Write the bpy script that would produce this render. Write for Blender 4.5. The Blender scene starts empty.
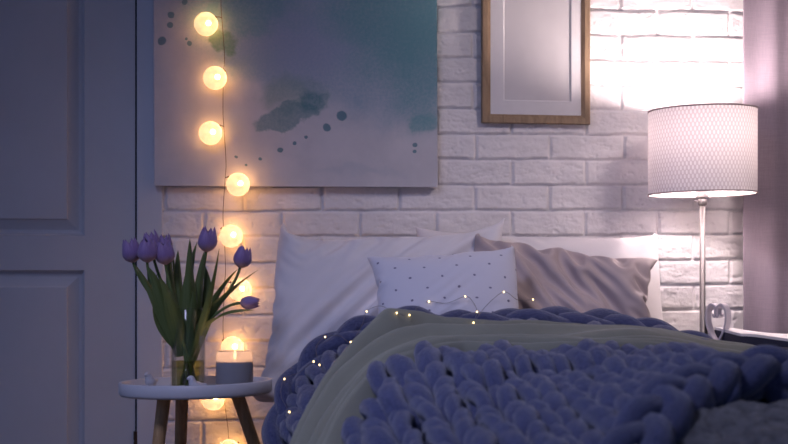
import bpy, bmesh, math, random
import numpy as np
from mathutils import Vector, Matrix
from mathutils.bvhtree import BVHTree

random.seed(7)
RNG = np.random.RandomState(7)
SC = bpy.context.scene
COL = SC.collection
PI = math.pi

# ------------------------------------------------------------------ camera mapping
F = 1400.0                      # focal length in pixels of the 788 px frame
YAW = math.radians(8.0)
CS, SN = math.cos(YAW), math.sin(YAW)
CAM = Vector((0.0, -4.04, 0.72))
HOR = 290.0

def at(px, py, t):
    """point at camera depth t seen at pixel (px, py)"""
    u = (px - 394.0) / F
    return Vector((t * (SN + CS * u), CAM.y + t * (CS - SN * u), CAM.z + t * (HOR - py) / F))

def onY(px, py, Y):
    """point on the plane y = Y seen at pixel (px, py)"""
    u = (px - 394.0) / F
    return at(px, py, (Y - CAM.y) / (CS - SN * u))

# ------------------------------------------------------------------ noise
def _hash(i, j, k):
    h = (i * 374761393 + j * 668265263 + k * 2147483647) & 0xFFFFFFFF
    h = ((h ^ (h >> 13)) * 1274126177) & 0xFFFFFFFF
    h = (h ^ (h >> 16)) & 0xFFFFFFFF
    return h.astype(np.float64) / 4294967295.0

def vnoise(x, y, seed=0):
    x = np.asarray(x, float); y = np.asarray(y, float)
    xi = np.floor(x).astype(np.int64); yi = np.floor(y).astype(np.int64)
    fx = x - xi; fy = y - yi
    fx = fx * fx * fx * (fx * (fx * 6 - 15) + 10); fy = fy * fy * fy * (fy * (fy * 6 - 15) + 10)
    s = np.full_like(xi, seed * 7919 + 13)
    a = _hash(xi, yi, s); b = _hash(xi + 1, yi, s); c = _hash(xi, yi + 1, s); d = _hash(xi + 1, yi + 1, s)
    return (a * (1 - fx) + b * fx) * (1 - fy) + (c * (1 - fx) + d * fx) * fy - 0.5

def fbm(x, y, seed=0, octv=4, gain=0.5):
    r = 0; a = 1.0
    for o in range(octv):
        r = r + a * vnoise(x * 2 ** o + 17.3 * o, y * 2 ** o - 9.1 * o, seed + o)
        a *= gain
    return r

def sstep(a, b, x):
    t = np.clip((np.asarray(x, float) - a) / (b - a), 0, 1)
    return t * t * (3 - 2 * t)

# ------------------------------------------------------------------ object helpers
def link(o, parent=None):
    COL.objects.link(o)
    if parent is not None:
        o.parent = parent
    return o

def mesh_obj(name, verts, faces, mat, parent=None, smooth=True, origin=None):
    """origin: world point; vertices are world points, stored relative to origin (or to the parent's location)"""
    v = np.asarray([tuple(p) for p in verts] if not isinstance(verts, np.ndarray) else verts, float)
    base = np.zeros(3)
    if parent is not None:
        p = parent
        while p is not None:
            base = base + np.array(p.location); p = p.parent
    off = np.array(origin) if origin is not None else np.zeros(3)
    if parent is not None and origin is None:
        off = base
    v = v - off
    me = bpy.data.meshes.new(name)
    me.from_pydata(v.tolist(), [], [tuple(int(i) for i in f) for f in faces])
    me.update()
    if smooth:
        me.polygons.foreach_set('use_smooth', [True] * len(me.polygons))
    if mat is not None:
        me.materials.append(mat)
    o = bpy.data.objects.new(name, me)
    link(o, parent)
    o.location = tuple(off - base) if parent is not None else tuple(off)
    return o

def thing(name, label, cat, loc=(0, 0, 0), group=None):
    o = bpy.data.objects.new(name, None)
    o.empty_display_size = 0.05
    o.location = loc
    link(o)
    return tag(o, label, cat, group)

def tag(o, label=None, cat=None, group=None, kind=None):
    if label: o['label'] = label
    if cat: o['category'] = cat
    if group: o['group'] = group
    if kind: o['kind'] = kind
    return o

def struct(o):
    o['kind'] = 'structure'
    return o

class MB:
    """collects pieces of one mesh"""
    def __init__(self): self.v = []; self.f = []; self.n = 0
    def add(self, v, f):
        v = np.asarray(v, float).reshape(-1, 3)
        self.v.append(v); self.f += [tuple(int(i) + self.n for i in q) for q in f]; self.n += len(v)
        return self
    def build(self, name, mat, parent=None, smooth=True, origin=None):
        return mesh_obj(name, np.concatenate(self.v), self.f, mat, parent, smooth, origin)

def grid_faces(nu, nv, closed_u=False, closed_v=False, base=0):
    f = []
    for i in range(nu if closed_u else nu - 1):
        for j in range(nv if closed_v else nv - 1):
            a = i * nv + j; b = ((i + 1) % nu) * nv + j
            c = ((i + 1) % nu) * nv + (j + 1) % nv; d = i * nv + (j + 1) % nv
            f.append((base + a, base + b, base + c, base + d))
    return f

def tube(path, rad, seg=8, caps=True):
    P = np.asarray(path, float); n = len(P)
    r = np.full(n, rad) if np.isscalar(rad) else np.asarray(rad, float)
    T = np.gradient(P, axis=0); T /= np.linalg.norm(T, axis=1)[:, None] + 1e-12
    N = np.zeros_like(P)
    a = np.array([0, 0, 1.0]) if abs(T[0][2]) < 0.9 else np.array([1.0, 0, 0])
    N[0] = a - T[0] * a.dot(T[0]); N[0] /= np.linalg.norm(N[0])
    for i in range(1, n):
        v = N[i - 1] - T[i] * N[i - 1].dot(T[i]); N[i] = v / (np.linalg.norm(v) + 1e-12)
    B = np.cross(T, N)
    th = np.arange(seg) * 2 * PI / seg
    V = P[:, None, :] + r[:, None, None] * (np.cos(th)[None, :, None] * N[:, None, :] + np.sin(th)[None, :, None] * B[:, None, :])
    f = grid_faces(n, seg, closed_v=True)
    V = V.reshape(-1, 3)
    if caps:
        f.append(tuple(range(seg))[::-1]); f.append(tuple((n - 1) * seg + k for k in range(seg)))
    return V, f

def lathe(profile, seg=48, center=(0, 0, 0), closed=False):
    """profile: list of (r, z). A radius of 0 at an end gives a fan."""
    pr = np.asarray(profile, float); n = len(pr)
    th = np.arange(seg) * 2 * PI / seg
    V = np.stack([pr[:, 0][:, None] * np.cos(th), pr[:, 0][:, None] * np.sin(th), np.repeat(pr[:, 1][:, None], seg, 1)], -1)
    V = V.reshape(-1, 3) + np.array(center)
    f = [tuple(q[::-1]) for q in grid_faces(n, seg, closed_u=closed, closed_v=True)]
    return V, f

def box(x0, x1, y0, y1, z0, z1, bev=0.0, seg=2):
    bm = bmesh.new()
    bmesh.ops.create_cube(bm, size=1)
    for v in bm.verts:
        v.co = Vector(((x0 + x1) / 2 + v.co.x * (x1 - x0), (y0 + y1) / 2 + v.co.y * (y1 - y0), (z0 + z1) / 2 + v.co.z * (z1 - z0)))
    if bev > 0:
        bmesh.ops.bevel(bm, geom=list(bm.edges), offset=bev, segments=seg, affect='EDGES', profile=0.5)
    bm.verts.index_update()
    V = np.array([tuple(v.co) for v in bm.verts]); f = [tuple(v.index for v in q.verts) for q in bm.faces]
    bm.free()
    return V, f

def sphere(c, r, seg=24, rings=14, sq=(1, 1, 1)):
    V = []; f = []
    for i in range(rings + 1):
        a = PI * i / rings
        for j in range(seg):
            b = 2 * PI * j / seg
            V.append((c[0] + r * sq[0] * math.sin(a) * math.cos(b), c[1] + r * sq[1] * math.sin(a) * math.sin(b), c[2] + r * sq[2] * math.cos(a)))
    for i in range(rings):
        for j in range(seg):
            f.append((i * seg + j, (i + 1) * seg + j, (i + 1) * seg + (j + 1) % seg, i * seg + (j + 1) % seg))
    return np.array(V), f

def bez(pts, n=16):
    pts = [np.asarray(tuple(p), float) for p in pts]
    t = np.linspace(0, 1, n)[:, None]
    if len(pts) == 3:
        return (1 - t) ** 2 * pts[0] + 2 * t * (1 - t) * pts[1] + t ** 2 * pts[2]
    return (1 - t) ** 3 * pts[0] + 3 * t * (1 - t) ** 2 * pts[1] + 3 * t ** 2 * (1 - t) * pts[2] + t ** 3 * pts[3]

def spline(pts, n=10):
    """Catmull-Rom through points"""
    P = [np.asarray(tuple(p), float) for p in pts]
    P = [2 * P[0] - P[1]] + P + [2 * P[-1] - P[-2]]
    out = []
    for i in range(1, len(P) - 2):
        for k in range(n):
            t = k / n
            out.append(0.5 * ((2 * P[i]) + (-P[i - 1] + P[i + 1]) * t + (2 * P[i - 1] - 5 * P[i] + 4 * P[i + 1] - P[i + 2]) * t * t + (-P[i - 1] + 3 * P[i] - 3 * P[i + 1] + P[i + 2]) * t ** 3))
    out.append(P[-2])
    return np.array(out)

# ------------------------------------------------------------------ materials
class NT:
    def __init__(self, name):
        self.m = bpy.data.materials.new(name); self.m.use_nodes = True
        self.t = self.m.node_tree; self.t.nodes.clear()
        self.out = self.t.nodes.new('ShaderNodeOutputMaterial')
    def n(self, typ, **kw):
        nd = self.t.nodes.new(typ)
        for k, v in kw.items():
            if k.startswith('i_'):
                nd.inputs[k[2:].replace('_', ' ')].default_value = v
            else:
                setattr(nd, k, v)
        return nd
    def l(self, a, b): self.t.links.new(a, b)
    def math(self, op, a, b=None, c=None, clamp=False):
        nd = self.n('ShaderNodeMath', operation=op, use_clamp=clamp)
        for i, x in enumerate((a, b, c)):
            if x is None: continue
            if isinstance(x, (int, float)): nd.inputs[i].default_value = x
            else: self.l(x, nd.inputs[i])
        return nd.outputs[0]
    def mix(self, fac, a, b):
        nd = self.n('ShaderNodeMix', data_type='RGBA')
        for idx, x in ((0, fac), (6, a), (7, b)):
            if isinstance(x, (int, float)): nd.inputs[idx].default_value = x
            elif isinstance(x, tuple): nd.inputs[idx].default_value = x if len(x) == 4 else (*x, 1)
            else: self.l(x, nd.inputs[idx])
        return nd.outputs[2]
    def maprange(self, x, a, b, c=0.0, d=1.0, smooth=True):
        nd = self.n('ShaderNodeMapRange', interpolation_type='SMOOTHSTEP' if smooth else 'LINEAR')
        self.l(x, nd.inputs[0])
        for i, v in enumerate((a, b, c, d)): nd.inputs[1 + i].default_value = v
        return nd.outputs[0]
    def noise(self, scale, detail=3, rough=0.5, vec=None, dist=0.0):
        nd = self.n('ShaderNodeTexNoise')
        nd.inputs['Scale'].default_value = scale; nd.inputs['Detail'].default_value = detail
        nd.inputs['Roughness'].default_value = rough; nd.inputs['Distortion'].default_value = dist
        if vec is not None: self.l(vec, nd.inputs['Vector'])
        return nd
    def coord(self, which='Object'):
        return self.n('ShaderNodeTexCoord').outputs[which]
    def scaled(self, vec, s, rot=(0, 0, 0)):
        nd = self.n('ShaderNodeMapping'); nd.inputs['Scale'].default_value = s; nd.inputs['Rotation'].default_value = rot
        self.l(vec, nd.inputs[0]); return nd.outputs[0]
    def bump(self, h, strength=0.3, dist=0.005):
        nd = self.n('ShaderNodeBump'); nd.inputs['Strength'].default_value = strength; nd.inputs['Distance'].default_value = dist
        self.l(h, nd.inputs['Height']); return nd.outputs[0]
    def pbr(self, color, rough=0.6, metal=0.0, normal=None, spec=0.5, sheen=0.0, coat=0.0):
        nd = self.n('ShaderNodeBsdfPrincipled')
        if isinstance(color, tuple): nd.inputs['Base Color'].default_value = (*color[:3], 1)
        else: self.l(color, nd.inputs['Base Color'])
        if isinstance(rough, (int, float)): nd.inputs['Roughness'].default_value = rough
        else: self.l(rough, nd.inputs['Roughness'])
        nd.inputs['Metallic'].default_value = metal
        nd.inputs['Specular IOR Level'].default_value = spec
        nd.inputs['Sheen Weight'].default_value = sheen
        nd.inputs['Coat Weight'].default_value = coat
        if normal is not None: self.l(normal, nd.inputs['Normal'])
        return nd.outputs[0]
    def done(self, shader):
        self.l(shader, self.out.inputs[0]); return self.m

def simple(name, color, rough=0.6, metal=0.0, var=0.06, scale=20, bump=0.0, bscale=60, bdist=0.002, spec=0.4, sheen=0.0, stretch=(1, 1, 1)):
    t = NT(name); c = t.scaled(t.coord(), stretch)
    ns = t.noise(scale, 4, 0.6, c)
    dark = tuple(x * (1 - var) for x in color); lite = tuple(min(1, x * (1 + var)) for x in color)
    col = t.mix(t.maprange(ns.outputs[0], 0.3, 0.7), dark, lite)
    nm = None
    if bump > 0:
        nm = t.bump(t.noise(bscale, 5, 0.6, c).outputs[0], bump, bdist)
    return t.done(t.pbr(col, rough, metal, nm, spec, sheen))

def srgb(r, g, b):
    f = lambda c: (c / 12.92 if c <= 0.04045 else ((c + 0.055) / 1.055) ** 2.4)
    return (f(r / 255), f(g / 255), f(b / 255))

def emission(name, color, strength):
    t = NT(name)
    e = t.n('ShaderNodeEmission'); e.inputs[0].default_value = (*color, 1); e.inputs[1].default_value = strength
    return t.done(e.outputs[0])

M = {}
def mats():
    # painted brick
    t = NT('white_painted_brick'); c = t.coord()
    n1 = t.noise(9, 4, 0.6, c); n2 = t.noise(110, 5, 0.65, c); n3 = t.noise(35, 4, 0.6, c)
    col = t.mix(t.maprange(n1.outputs[0], 0.3, 0.7), (0.73, 0.715, 0.725), (0.82, 0.80, 0.805))
    h = t.math('ADD', n2.outputs[0], t.math('MULTIPLY', n3.outputs[0], 1.5))
    M['brick'] = t.done(t.pbr(col, 0.62, 0, t.bump(h, 0.40, 0.003), 0.35))
    M['door'] = simple('blue_grey_door_paint', (0.56, 0.56, 0.60), 0.42, var=0.03, scale=3, bump=0.05, bscale=200)
    M['trim'] = simple('blue_grey_trim_paint', (0.60, 0.62, 0.68), 0.42, var=0.03, scale=3, bump=0.05, bscale=200)
    M['ceiling'] = simple('light_ceiling_paint', (0.45, 0.44, 0.45), 0.8, var=0.01)
    M['gap'] = simple('gap_shade_black', (0.02, 0.02, 0.025), 0.8)
    M['hinge'] = simple('aged_brass_hinge', (0.16, 0.12, 0.09), 0.4, 0.8)
    # floor boards
    t = NT('floor_boards'); c = t.coord()
    w = t.noise(6, 4, 0.6, t.scaled(c, (1, 9, 1)))
    M['floor'] = t.done(t.pbr(t.mix(w.outputs[0], (0.16, 0.10, 0.065), (0.30, 0.20, 0.13)), 0.5))
    # wood for legs
    for nm, a, b, st in (('leg_wood', (0.42, 0.25, 0.115), (0.60, 0.385, 0.19), (9, 9, 1)), ('frame_wood', (0.20, 0.135, 0.08), (0.32, 0.225, 0.14), (6, 6, 1.2))):
        t = NT(nm); c = t.scaled(t.coord(), st)
        w = t.noise(10, 6, 0.62, c, 0.6)
        M[nm] = t.done(t.pbr(t.mix(t.maprange(w.outputs[0], 0.3, 0.7), a, b), 0.5, 0, t.bump(w.outputs[0], 0.15, 0.002), 0.4))
    M['table_white'] = simple('white_lacquer', (0.62, 0.62, 0.66), 0.38, var=0.02, scale=8)
    M['mat_board'] = simple('white_mat_board', (0.80, 0.79, 0.80), 0.85, var=0.02, scale=60, bump=0.06, bscale=300)
    M['paper'] = simple('pale_paper', (0.72, 0.70, 0.71), 0.85, var=0.02, scale=30)
    M['bevel_core'] = simple('mat_bevel_core', (0.85, 0.84, 0.85), 0.8, var=0.01)
    M['backing'] = simple('brown_backing_board', (0.30, 0.22, 0.15), 0.85)
    t = NT('picture_glass')
    tr = t.n('ShaderNodeBsdfTransparent'); gl = t.n('ShaderNodeBsdfGlossy'); gl.inputs['Roughness'].default_value = 0.12
    mx = t.n('ShaderNodeMixShader'); mx.inputs[0].default_value = 0.05
    t.l(tr.outputs[0], mx.inputs[1]); t.l(gl.outputs[0], mx.inputs[2]); M['pane'] = t.done(mx.outputs[0])
    # clear vessel glass
    t = NT('clear_glass')
    tr = t.n('ShaderNodeBsdfTransparent'); tr.inputs[0].default_value = (0.93, 0.95, 0.94, 1)
    gl = t.n('ShaderNodeBsdfGlossy'); gl.inputs['Roughness'].default_value = 0.06
    lw = t.n('ShaderNodeLayerWeight'); lw.inputs[0].default_value = 0.22
    mx = t.n('ShaderNodeMixShader'); t.l(t.math('ADD', t.math('MULTIPLY', lw.outputs['Fresnel'], 0.45), 0.02), mx.inputs[0])
    t.l(tr.outputs[0], mx.inputs[1]); t.l(gl.outputs[0], mx.inputs[2]); M['glass'] = t.done(mx.outputs[0])
    t = NT('yellowish_water')
    tr = t.n('ShaderNodeBsdfTransparent'); tr.inputs[0].default_value = (0.74, 0.72, 0.36, 1)
    gl = t.n('ShaderNodeBsdfGlossy'); gl.inputs['Roughness'].default_value = 0.02
    mx = t.n('ShaderNodeMixShader'); mx.inputs[0].default_value = 0.05
    t.l(tr.outputs[0], mx.inputs[1]); t.l(gl.outputs[0], mx.inputs[2]); M['water'] = t.done(mx.outputs[0])
    # frosted candle glass
    t = NT('frosted_candle_glass')
    tr = t.n('ShaderNodeBsdfTransparent'); tl = t.n('ShaderNodeBsdfTranslucent'); df = t.n('ShaderNodeBsdfDiffuse')
    tl.inputs[0].default_value = (0.85, 0.74, 0.72, 1); df.inputs[0].default_value = (0.6, 0.6, 0.62, 1)
    m1 = t.n('ShaderNodeMixShader'); m1.inputs[0].default_value = 0.25
    t.l(tl.outputs[0], m1.inputs[1]); t.l(df.outputs[0], m1.inputs[2])
    m2 = t.n('ShaderNodeMixShader'); m2.inputs[0].default_value = 0.55
    t.l(tr.outputs[0], m2.inputs[1]); t.l(m1.outputs[0], m2.inputs[2]); M['frosted'] = t.done(m2.outputs[0])
    M['wax'] = simple('slate_blue_wax', (0.31, 0.40, 0.48), 0.55, var=0.05, scale=15)
    M['wick'] = simple('charred_wick', (0.03, 0.02, 0.02), 0.9)
    M['flame'] = emission('candle_flame', (1.0, 0.62, 0.25), 9.0)
    # glowing globes
    t = NT('lit_frosted_globe'); c = t.coord()
    ns = t.noise(45, 3, 0.6, c)
    col = t.mix(t.maprange(ns.outputs[0], 0.3, 0.7), (0.25, 0.32, 0.64), (0.30, 0.38, 0.74))
    tl = t.n('ShaderNodeBsdfTranslucent'); t.l(col, tl.inputs[0])
    tr = t.n('ShaderNodeBsdfTransparent')
    mx = t.n('ShaderNodeMixShader'); mx.inputs[0].default_value = 0.70
    t.l(tr.outputs[0], mx.inputs[1]); t.l(tl.outputs[0], mx.inputs[2]); M['globe'] = t.done(mx.outputs[0])
    M['filament'] = emission('lit_globe_bulb', (1.0, 0.42, 0.085), 255.0)
    M['fairy'] = emission('fairy_bulb', (1.0, 0.70, 0.32), 5.5)
    M['cord'] = simple('clear_brown_cord', (0.10, 0.075, 0.06), 0.5)
    M['wire'] = simple('thin_silver_wire', (0.20, 0.19, 0.20), 0.4, 0.6)
    # lamp
    M['nickel'] = simple('brushed_nickel', (0.20, 0.19, 0.195), 0.42, 0.6, var=0.04, scale=60, stretch=(1, 1, 0.1))
    M['socket'] = simple('white_socket', (0.80, 0.76, 0.75), 0.5, var=0.02)
    M['black'] = simple('black_plastic', (0.015, 0.015, 0.018), 0.45)
    M['bulb'] = emission('lit_lamp_bulb', (1.0, 0.80, 0.775), 300.0)
    t = NT('woven_lamp_shade'); uv = t.n('ShaderNodeUVMap').outputs[0]
    sp = t.n('ShaderNodeSeparateXYZ'); t.l(uv, sp.inputs[0])
    row = t.math('MULTIPLY', sp.outputs[1], 20.0); rf = t.math('FLOOR', row); rr = t.math('FRACT', row)
    cc = t.math('FRACT', t.math('ADD', t.math('MULTIPLY', sp.outputs[0], 84.0), t.math('MULTIPLY', rf, 0.5)))
    dx = t.math('ABSOLUTE', t.math('SUBTRACT', cc, 0.5)); dy = t.math('ABSOLUTE', t.math('SUBTRACT', rr, 0.5))
    d = t.math('ADD', t.math('MULTIPLY', dx, 2.4), t.math('MULTIPLY', t.math('POWER', t.math('MULTIPLY', dy, 2.0), 2.0), 0.35))
    loz = t.maprange(d, 0.95, 0.30)
    colr = t.mix(loz, (0.74, 0.69, 0.70), (0.92, 0.90, 0.90))
    tcol = t.mix(loz, (0.46, 0.38, 0.39), (0.80, 0.73, 0.72))
    df = t.n('ShaderNodeBsdfDiffuse'); t.l(colr, df.inputs[0]); t.l(t.bump(loz, 0.5, 0.002), df.inputs['Normal'])
    tl = t.n('ShaderNodeBsdfTranslucent'); t.l(tcol, tl.inputs[0])
    mx = t.n('ShaderNodeMixShader'); mx.inputs[0].default_value = 0.045
    t.l(df.outputs[0], mx.inputs[1]); t.l(tl.outputs[0], mx.inputs[2]); M['shade'] = t.done(mx.outputs[0])
    M['shade_rim'] = simple('shade_edge_tape', (0.38, 0.31, 0.32), 0.8)
    # curtain linen
    t = NT('mauve_linen'); c = t.coord()
    a = t.noise(1, 3, 0.6, t.scaled(c, (600, 600, 25))); b = t.noise(1, 3, 0.6, t.scaled(c, (25, 25, 600)))
    w = t.math('ADD', a.outputs[0], b.outputs[0])
    col = t.mix(t.maprange(w, 0.7, 1.3), (0.235, 0.195, 0.24), (0.29, 0.245, 0.29))
    M['curtain'] = t.done(t.pbr(col, 0.85, 0, t.bump(w, 0.25, 0.001), 0.2, 0.2))
    # bedding
    def cloth(name, col, var=0.04, bump=0.12, weave=900, rough=0.8, sheen=0.25, spec=0.25):
        t = NT(name); c = t.coord()
        n1 = t.noise(5, 3, 0.5, c); n2 = t.noise(weave, 2, 0.5, c); n3 = t.noise(60, 4, 0.6, c)
        dk = tuple(x * (1 - var) for x in col); lt = tuple(min(1, x * (1 + var)) for x in col)
        cc = t.mix(t.maprange(n1.outputs[0], 0.3, 0.7), dk, lt)
        h = t.math('ADD', t.math('MULTIPLY', n2.outputs[0], 0.5), n3.outputs[0])
        return t, t.pbr(cc, rough, 0, t.bump(h, bump, 0.003), spec, sheen), cc
    t, s, _ = cloth('white_cotton', (0.74, 0.73, 0.77)); M['cotton'] = t.done(s)
    t, s, _ = cloth('warm_white_cotton', (0.78, 0.75, 0.76)); M['cotton_warm'] = t.done(s)
    t, s, _ = cloth('taupe_sateen', (0.46, 0.38, 0.385), 0.08, 0.1, 700, 0.55, 0.3, 0.4); M['taupe'] = t.done(s)
    t, s, _ = cloth('sage_fleece', (0.275, 0.28, 0.22), 0.08, 0.35, 500, 0.95, 0.35, 0.1); M['sage'] = t.done(s)
    t, s, _ = cloth('grey_mattress_cover', (0.5, 0.5, 0.52)); M['mattress'] = t.done(s)
    # dotted cotton
    t = NT('dotted_white_cotton'); uv = t.n('ShaderNodeUVMap').outputs[0]
    sp = t.n('ShaderNodeSeparateXYZ'); t.l(uv, sp.inputs[0])
    jit = t.noise(6, 2, 0.5, uv).outputs[0]
    def dots(ox, oy):
        u = t.math('SUBTRACT', t.math('FRACT', t.math('ADD', t.math('MULTIPLY', t.math('ADD', sp.outputs[0], t.math('MULTIPLY', jit, 0.05)), 5.0), ox)), 0.5)
        v = t.math('SUBTRACT', t.math('FRACT', t.math('ADD', t.math('MULTIPLY', t.math('ADD', sp.outputs[1], t.math('MULTIPLY', jit, -0.06)), 4.4), oy)), 0.5)
        return t.math('ADD', t.math('MULTIPLY', u, u), t.math('MULTIPLY', v, v))
    d = t.math('MINIMUM', dots(0.0, 0.0), dots(0.5, 0.5))
    m = t.maprange(d, 0.0009, 0.0028, 1.0, 0.0)
    ns = t.noise(60, 4, 0.6, t.coord())
    col = t.mix(m, (0.70, 0.70, 0.78), (0.16, 0.16, 0.26))
    M['dotted'] = t.done(t.pbr(col, 0.75, 0, t.bump(ns.outputs[0], 0.12, 0.003), 0.3, 0.25))
    # merino yarn
    t = NT('slate_blue_merino_wool'); uv = t.n('ShaderNodeUVMap').outputs[0]; c = t.coord()
    fib = t.noise(1, 4, 0.65, t.scaled(uv, (7, 26, 1)), 0.8); big = t.noise(14, 3, 0.6, c); fz = t.noise(420, 3, 0.7, c)
    h = t.math('ADD', fib.outputs[0], t.math('MULTIPLY', fz.outputs[0], 0.35))
    col = t.mix(t.maprange(fib.outputs[0], 0.25, 0.75), (0.045, 0.054, 0.128), (0.105, 0.118, 0.235))
    col = t.mix(t.math('MULTIPLY', t.maprange(big.outputs[0], 0.35, 0.7), 0.35), col, (0.05, 0.06, 0.14))
    M['wool'] = t.done(t.pbr(col, 0.95, 0, t.bump(h, 0.6, 0.006), 0.1, 0.5))
    # shaggy duvet: pale grey fur with its shade put into a dark base colour
    t = NT('shade_darkened_faux_fur'); c = t.coord()
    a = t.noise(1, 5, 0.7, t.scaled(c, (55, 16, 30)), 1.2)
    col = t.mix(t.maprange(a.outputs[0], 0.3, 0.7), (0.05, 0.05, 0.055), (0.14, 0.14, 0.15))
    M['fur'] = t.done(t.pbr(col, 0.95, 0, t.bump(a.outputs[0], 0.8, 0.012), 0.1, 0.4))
    M['bedwood'] = simple('grey_bed_base', (0.20, 0.19, 0.20), 0.6)
    # tulips
    t = NT('lilac_tulip_petal'); uv = t.n('ShaderNodeUVMap').outputs[0]
    sp = t.n('ShaderNodeSeparateXYZ'); t.l(uv, sp.inputs[0])
    st = t.noise(1, 3, 0.6, t.scaled(uv, (18, 2.2, 1)))
    col = t.mix(t.maprange(sp.outputs[1], 0.0, 0.42), (0.50, 0.33, 0.35), (0.27, 0.175, 0.38))
    col = t.mix(t.math('MULTIPLY', t.maprange(st.outputs[0], 0.45, 0.75), 0.5), col, (0.38, 0.26, 0.50))
    M['petal'] = t.done(t.pbr(col, 0.5, 0, t.bump(st.outputs[0], 0.2, 0.002), 0.35, 0.2))
    M['stem'] = simple('tulip_stem_green', (0.13, 0.19, 0.065), 0.5, var=0.15, scale=30)
    t = NT('tulip_leaf_green'); uv = t.n('ShaderNodeUVMap').outputs[0]
    st = t.noise(1, 3, 0.6, t.scaled(uv, (14, 1.2, 1)))
    col = t.mix(st.outputs[0], (0.07, 0.105, 0.03), (0.18, 0.235, 0.075))
    M['leaf'] = t.done(t.pbr(col, 0.42, 0, t.bump(st.outputs[0], 0.25, 0.002), 0.45))
    M['ceramic'] = simple('pale_ceramic', (0.62, 0.63, 0.68), 0.35, var=0.02)
    M['heart'] = simple('pale_grey_lacquer', (0.62, 0.58, 0.63), 0.4, var=0.03)
    M['pages'] = simple('white_pages', (0.80, 0.78, 0.80), 0.8, var=0.02)
    M['navy'] = simple('navy_cloth_cover', (0.028, 0.032, 0.065), 0.75, bump=0.2, bscale=300)
    M['nightstand'] = simple('dark_nightstand_paint', (0.16, 0.15, 0.17), 0.45)
mats()

def set_uv(o, uvfun):
    """uvfun: array (nverts,2)"""
    me = o.data
    uvl = me.uv_layers.new(name='UVMap')
    idx = np.zeros(len(me.loops), dtype=np.int32); me.loops.foreach_get('vertex_index', idx)
    uvl.data.foreach_set('uv', np.asarray(uvfun, np.float32)[idx].ravel())

# ================================================================== THE ROOM
def build_wall():
    X0, X1, Z0, Z1 = -0.100, 2.10, 0.0, 2.40
    dx = 0.003
    xs = np.arange(X0, X1 + dx, dx); zs = np.arange(Z0, Z1 + dx, dx)
    X, Z = np.meshgrid(xs, zs, indexing='ij')
    wx = X + 0.0035 * fbm(X * 14, Z * 14, 3, 3); wz = Z - 0.0095 * X + 0.0035 * fbm(X * 11, Z * 16, 5, 3)
    BH, BL = 0.0747, 0.2242
    rz = (wz - 0.945) / BH; row = np.floor(rz); fz = rz - row
    off = np.where(np.mod(row, 2) == 0, 0.0, 0.5)
    rx = (wx - 0.130) / BL + off + 0.05 * (_hash(row.astype(np.int64), row.astype(np.int64) * 3, np.full(row.shape, 5)) - 0.5)
    colm = np.floor(rx); fx = rx - colm
    dxm = np.minimum(fx, 1 - fx) * BL; dzm = np.minimum(fz, 1 - fz) * BH
    # rounded distance to the joint
    d = np.minimum(dxm, dzm)
    mort = 0.0034
    prof = sstep(mort - 0.0015, mort + 0.0028, d + 0.0016 * fbm(X * 60, Z * 60, 9, 3))
    hid = _hash(row.astype(np.int64), colm.astype(np.int64), np.full(row.shape, 11))
    hid2 = _hash(row.astype(np.int64), colm.astype(np.int64), np.full(row.shape, 23))
    face = 0.004 * (hid - 0.5)
    # hewn faces: broad bumps, ridged scratches and pits
    sx = hid2 * 40
    face = face + 0.0045 * fbm(X * 24 + sx, Z * 44 - sx, 31, 4, 0.55)
    rid = 1 - np.abs(fbm(X * 20 + sx, Z * 55 + sx, 41, 3)) * 2.6
    face = face - 0.0045 * np.clip(rid - 0.72, 0, 1) * (0.4 + hid2) * 2.2
    pit = fbm(X * 75, Z * 75, 51, 2)
    face = face - 0.0035 * sstep(0.33, 0.55, pit)
    h = prof * (0.0108 + 0.55 * face) + (1 - prof) * 0.0015 * fbm(X * 70, Z * 70, 61, 3)
    V = np.stack([X, -h, Z], -1).reshape(-1, 3)
    nu, nv = X.shape
    i = np.arange(nu - 1)[:, None] * nv + np.arange(nv - 1)[None, :]
    Fq = np.stack([i, i + nv, i + nv + 1, i + 1], -1).reshape(-1, 4)
    me = bpy.data.meshes.new('wall_back')
    me.vertices.add(len(V)); me.vertices.foreach_set('co', V.astype(np.float32).ravel())
    me.loops.add(Fq.size); me.loops.foreach_set('vertex_index', Fq.astype(np.int32).ravel())
    me.polygons.add(len(Fq)); me.polygons.foreach_set('loop_start', (np.arange(len(Fq)) * 4).astype(np.int32))
    me.update(calc_edges=True); me.polygons.foreach_set('use_smooth', [True] * len(Fq)); me.validate()
    me.materials.append(M['brick'])
    o = bpy.data.objects.new('wall_back', me); link(o); struct(o)
build_wall()
# plain wall above the door and left of it
V, f = box(-2.2, -0.10, 0.03, 0.10, 0.0, 2.4)
struct(mesh_obj('wall_left', V, f, M['door'], smooth=False))
V, f = box(-2.2, 2.6, -5.2, 0.02, -0.03, 0.0)
struct(mesh_obj('floor', V, f, M['floor'], smooth=False))

V, f = box(2.10, 2.20, -5.2, 0.03, 0.0, 2.40)
struct(mesh_obj('wall_right', V, f, M['ceiling'], smooth=False))
V, f = box(-2.2, 2.6, -5.2, 0.05, 2.40, 2.46)
struct(mesh_obj('ceiling', V, f, M['ceiling'], smooth=False))

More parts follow.
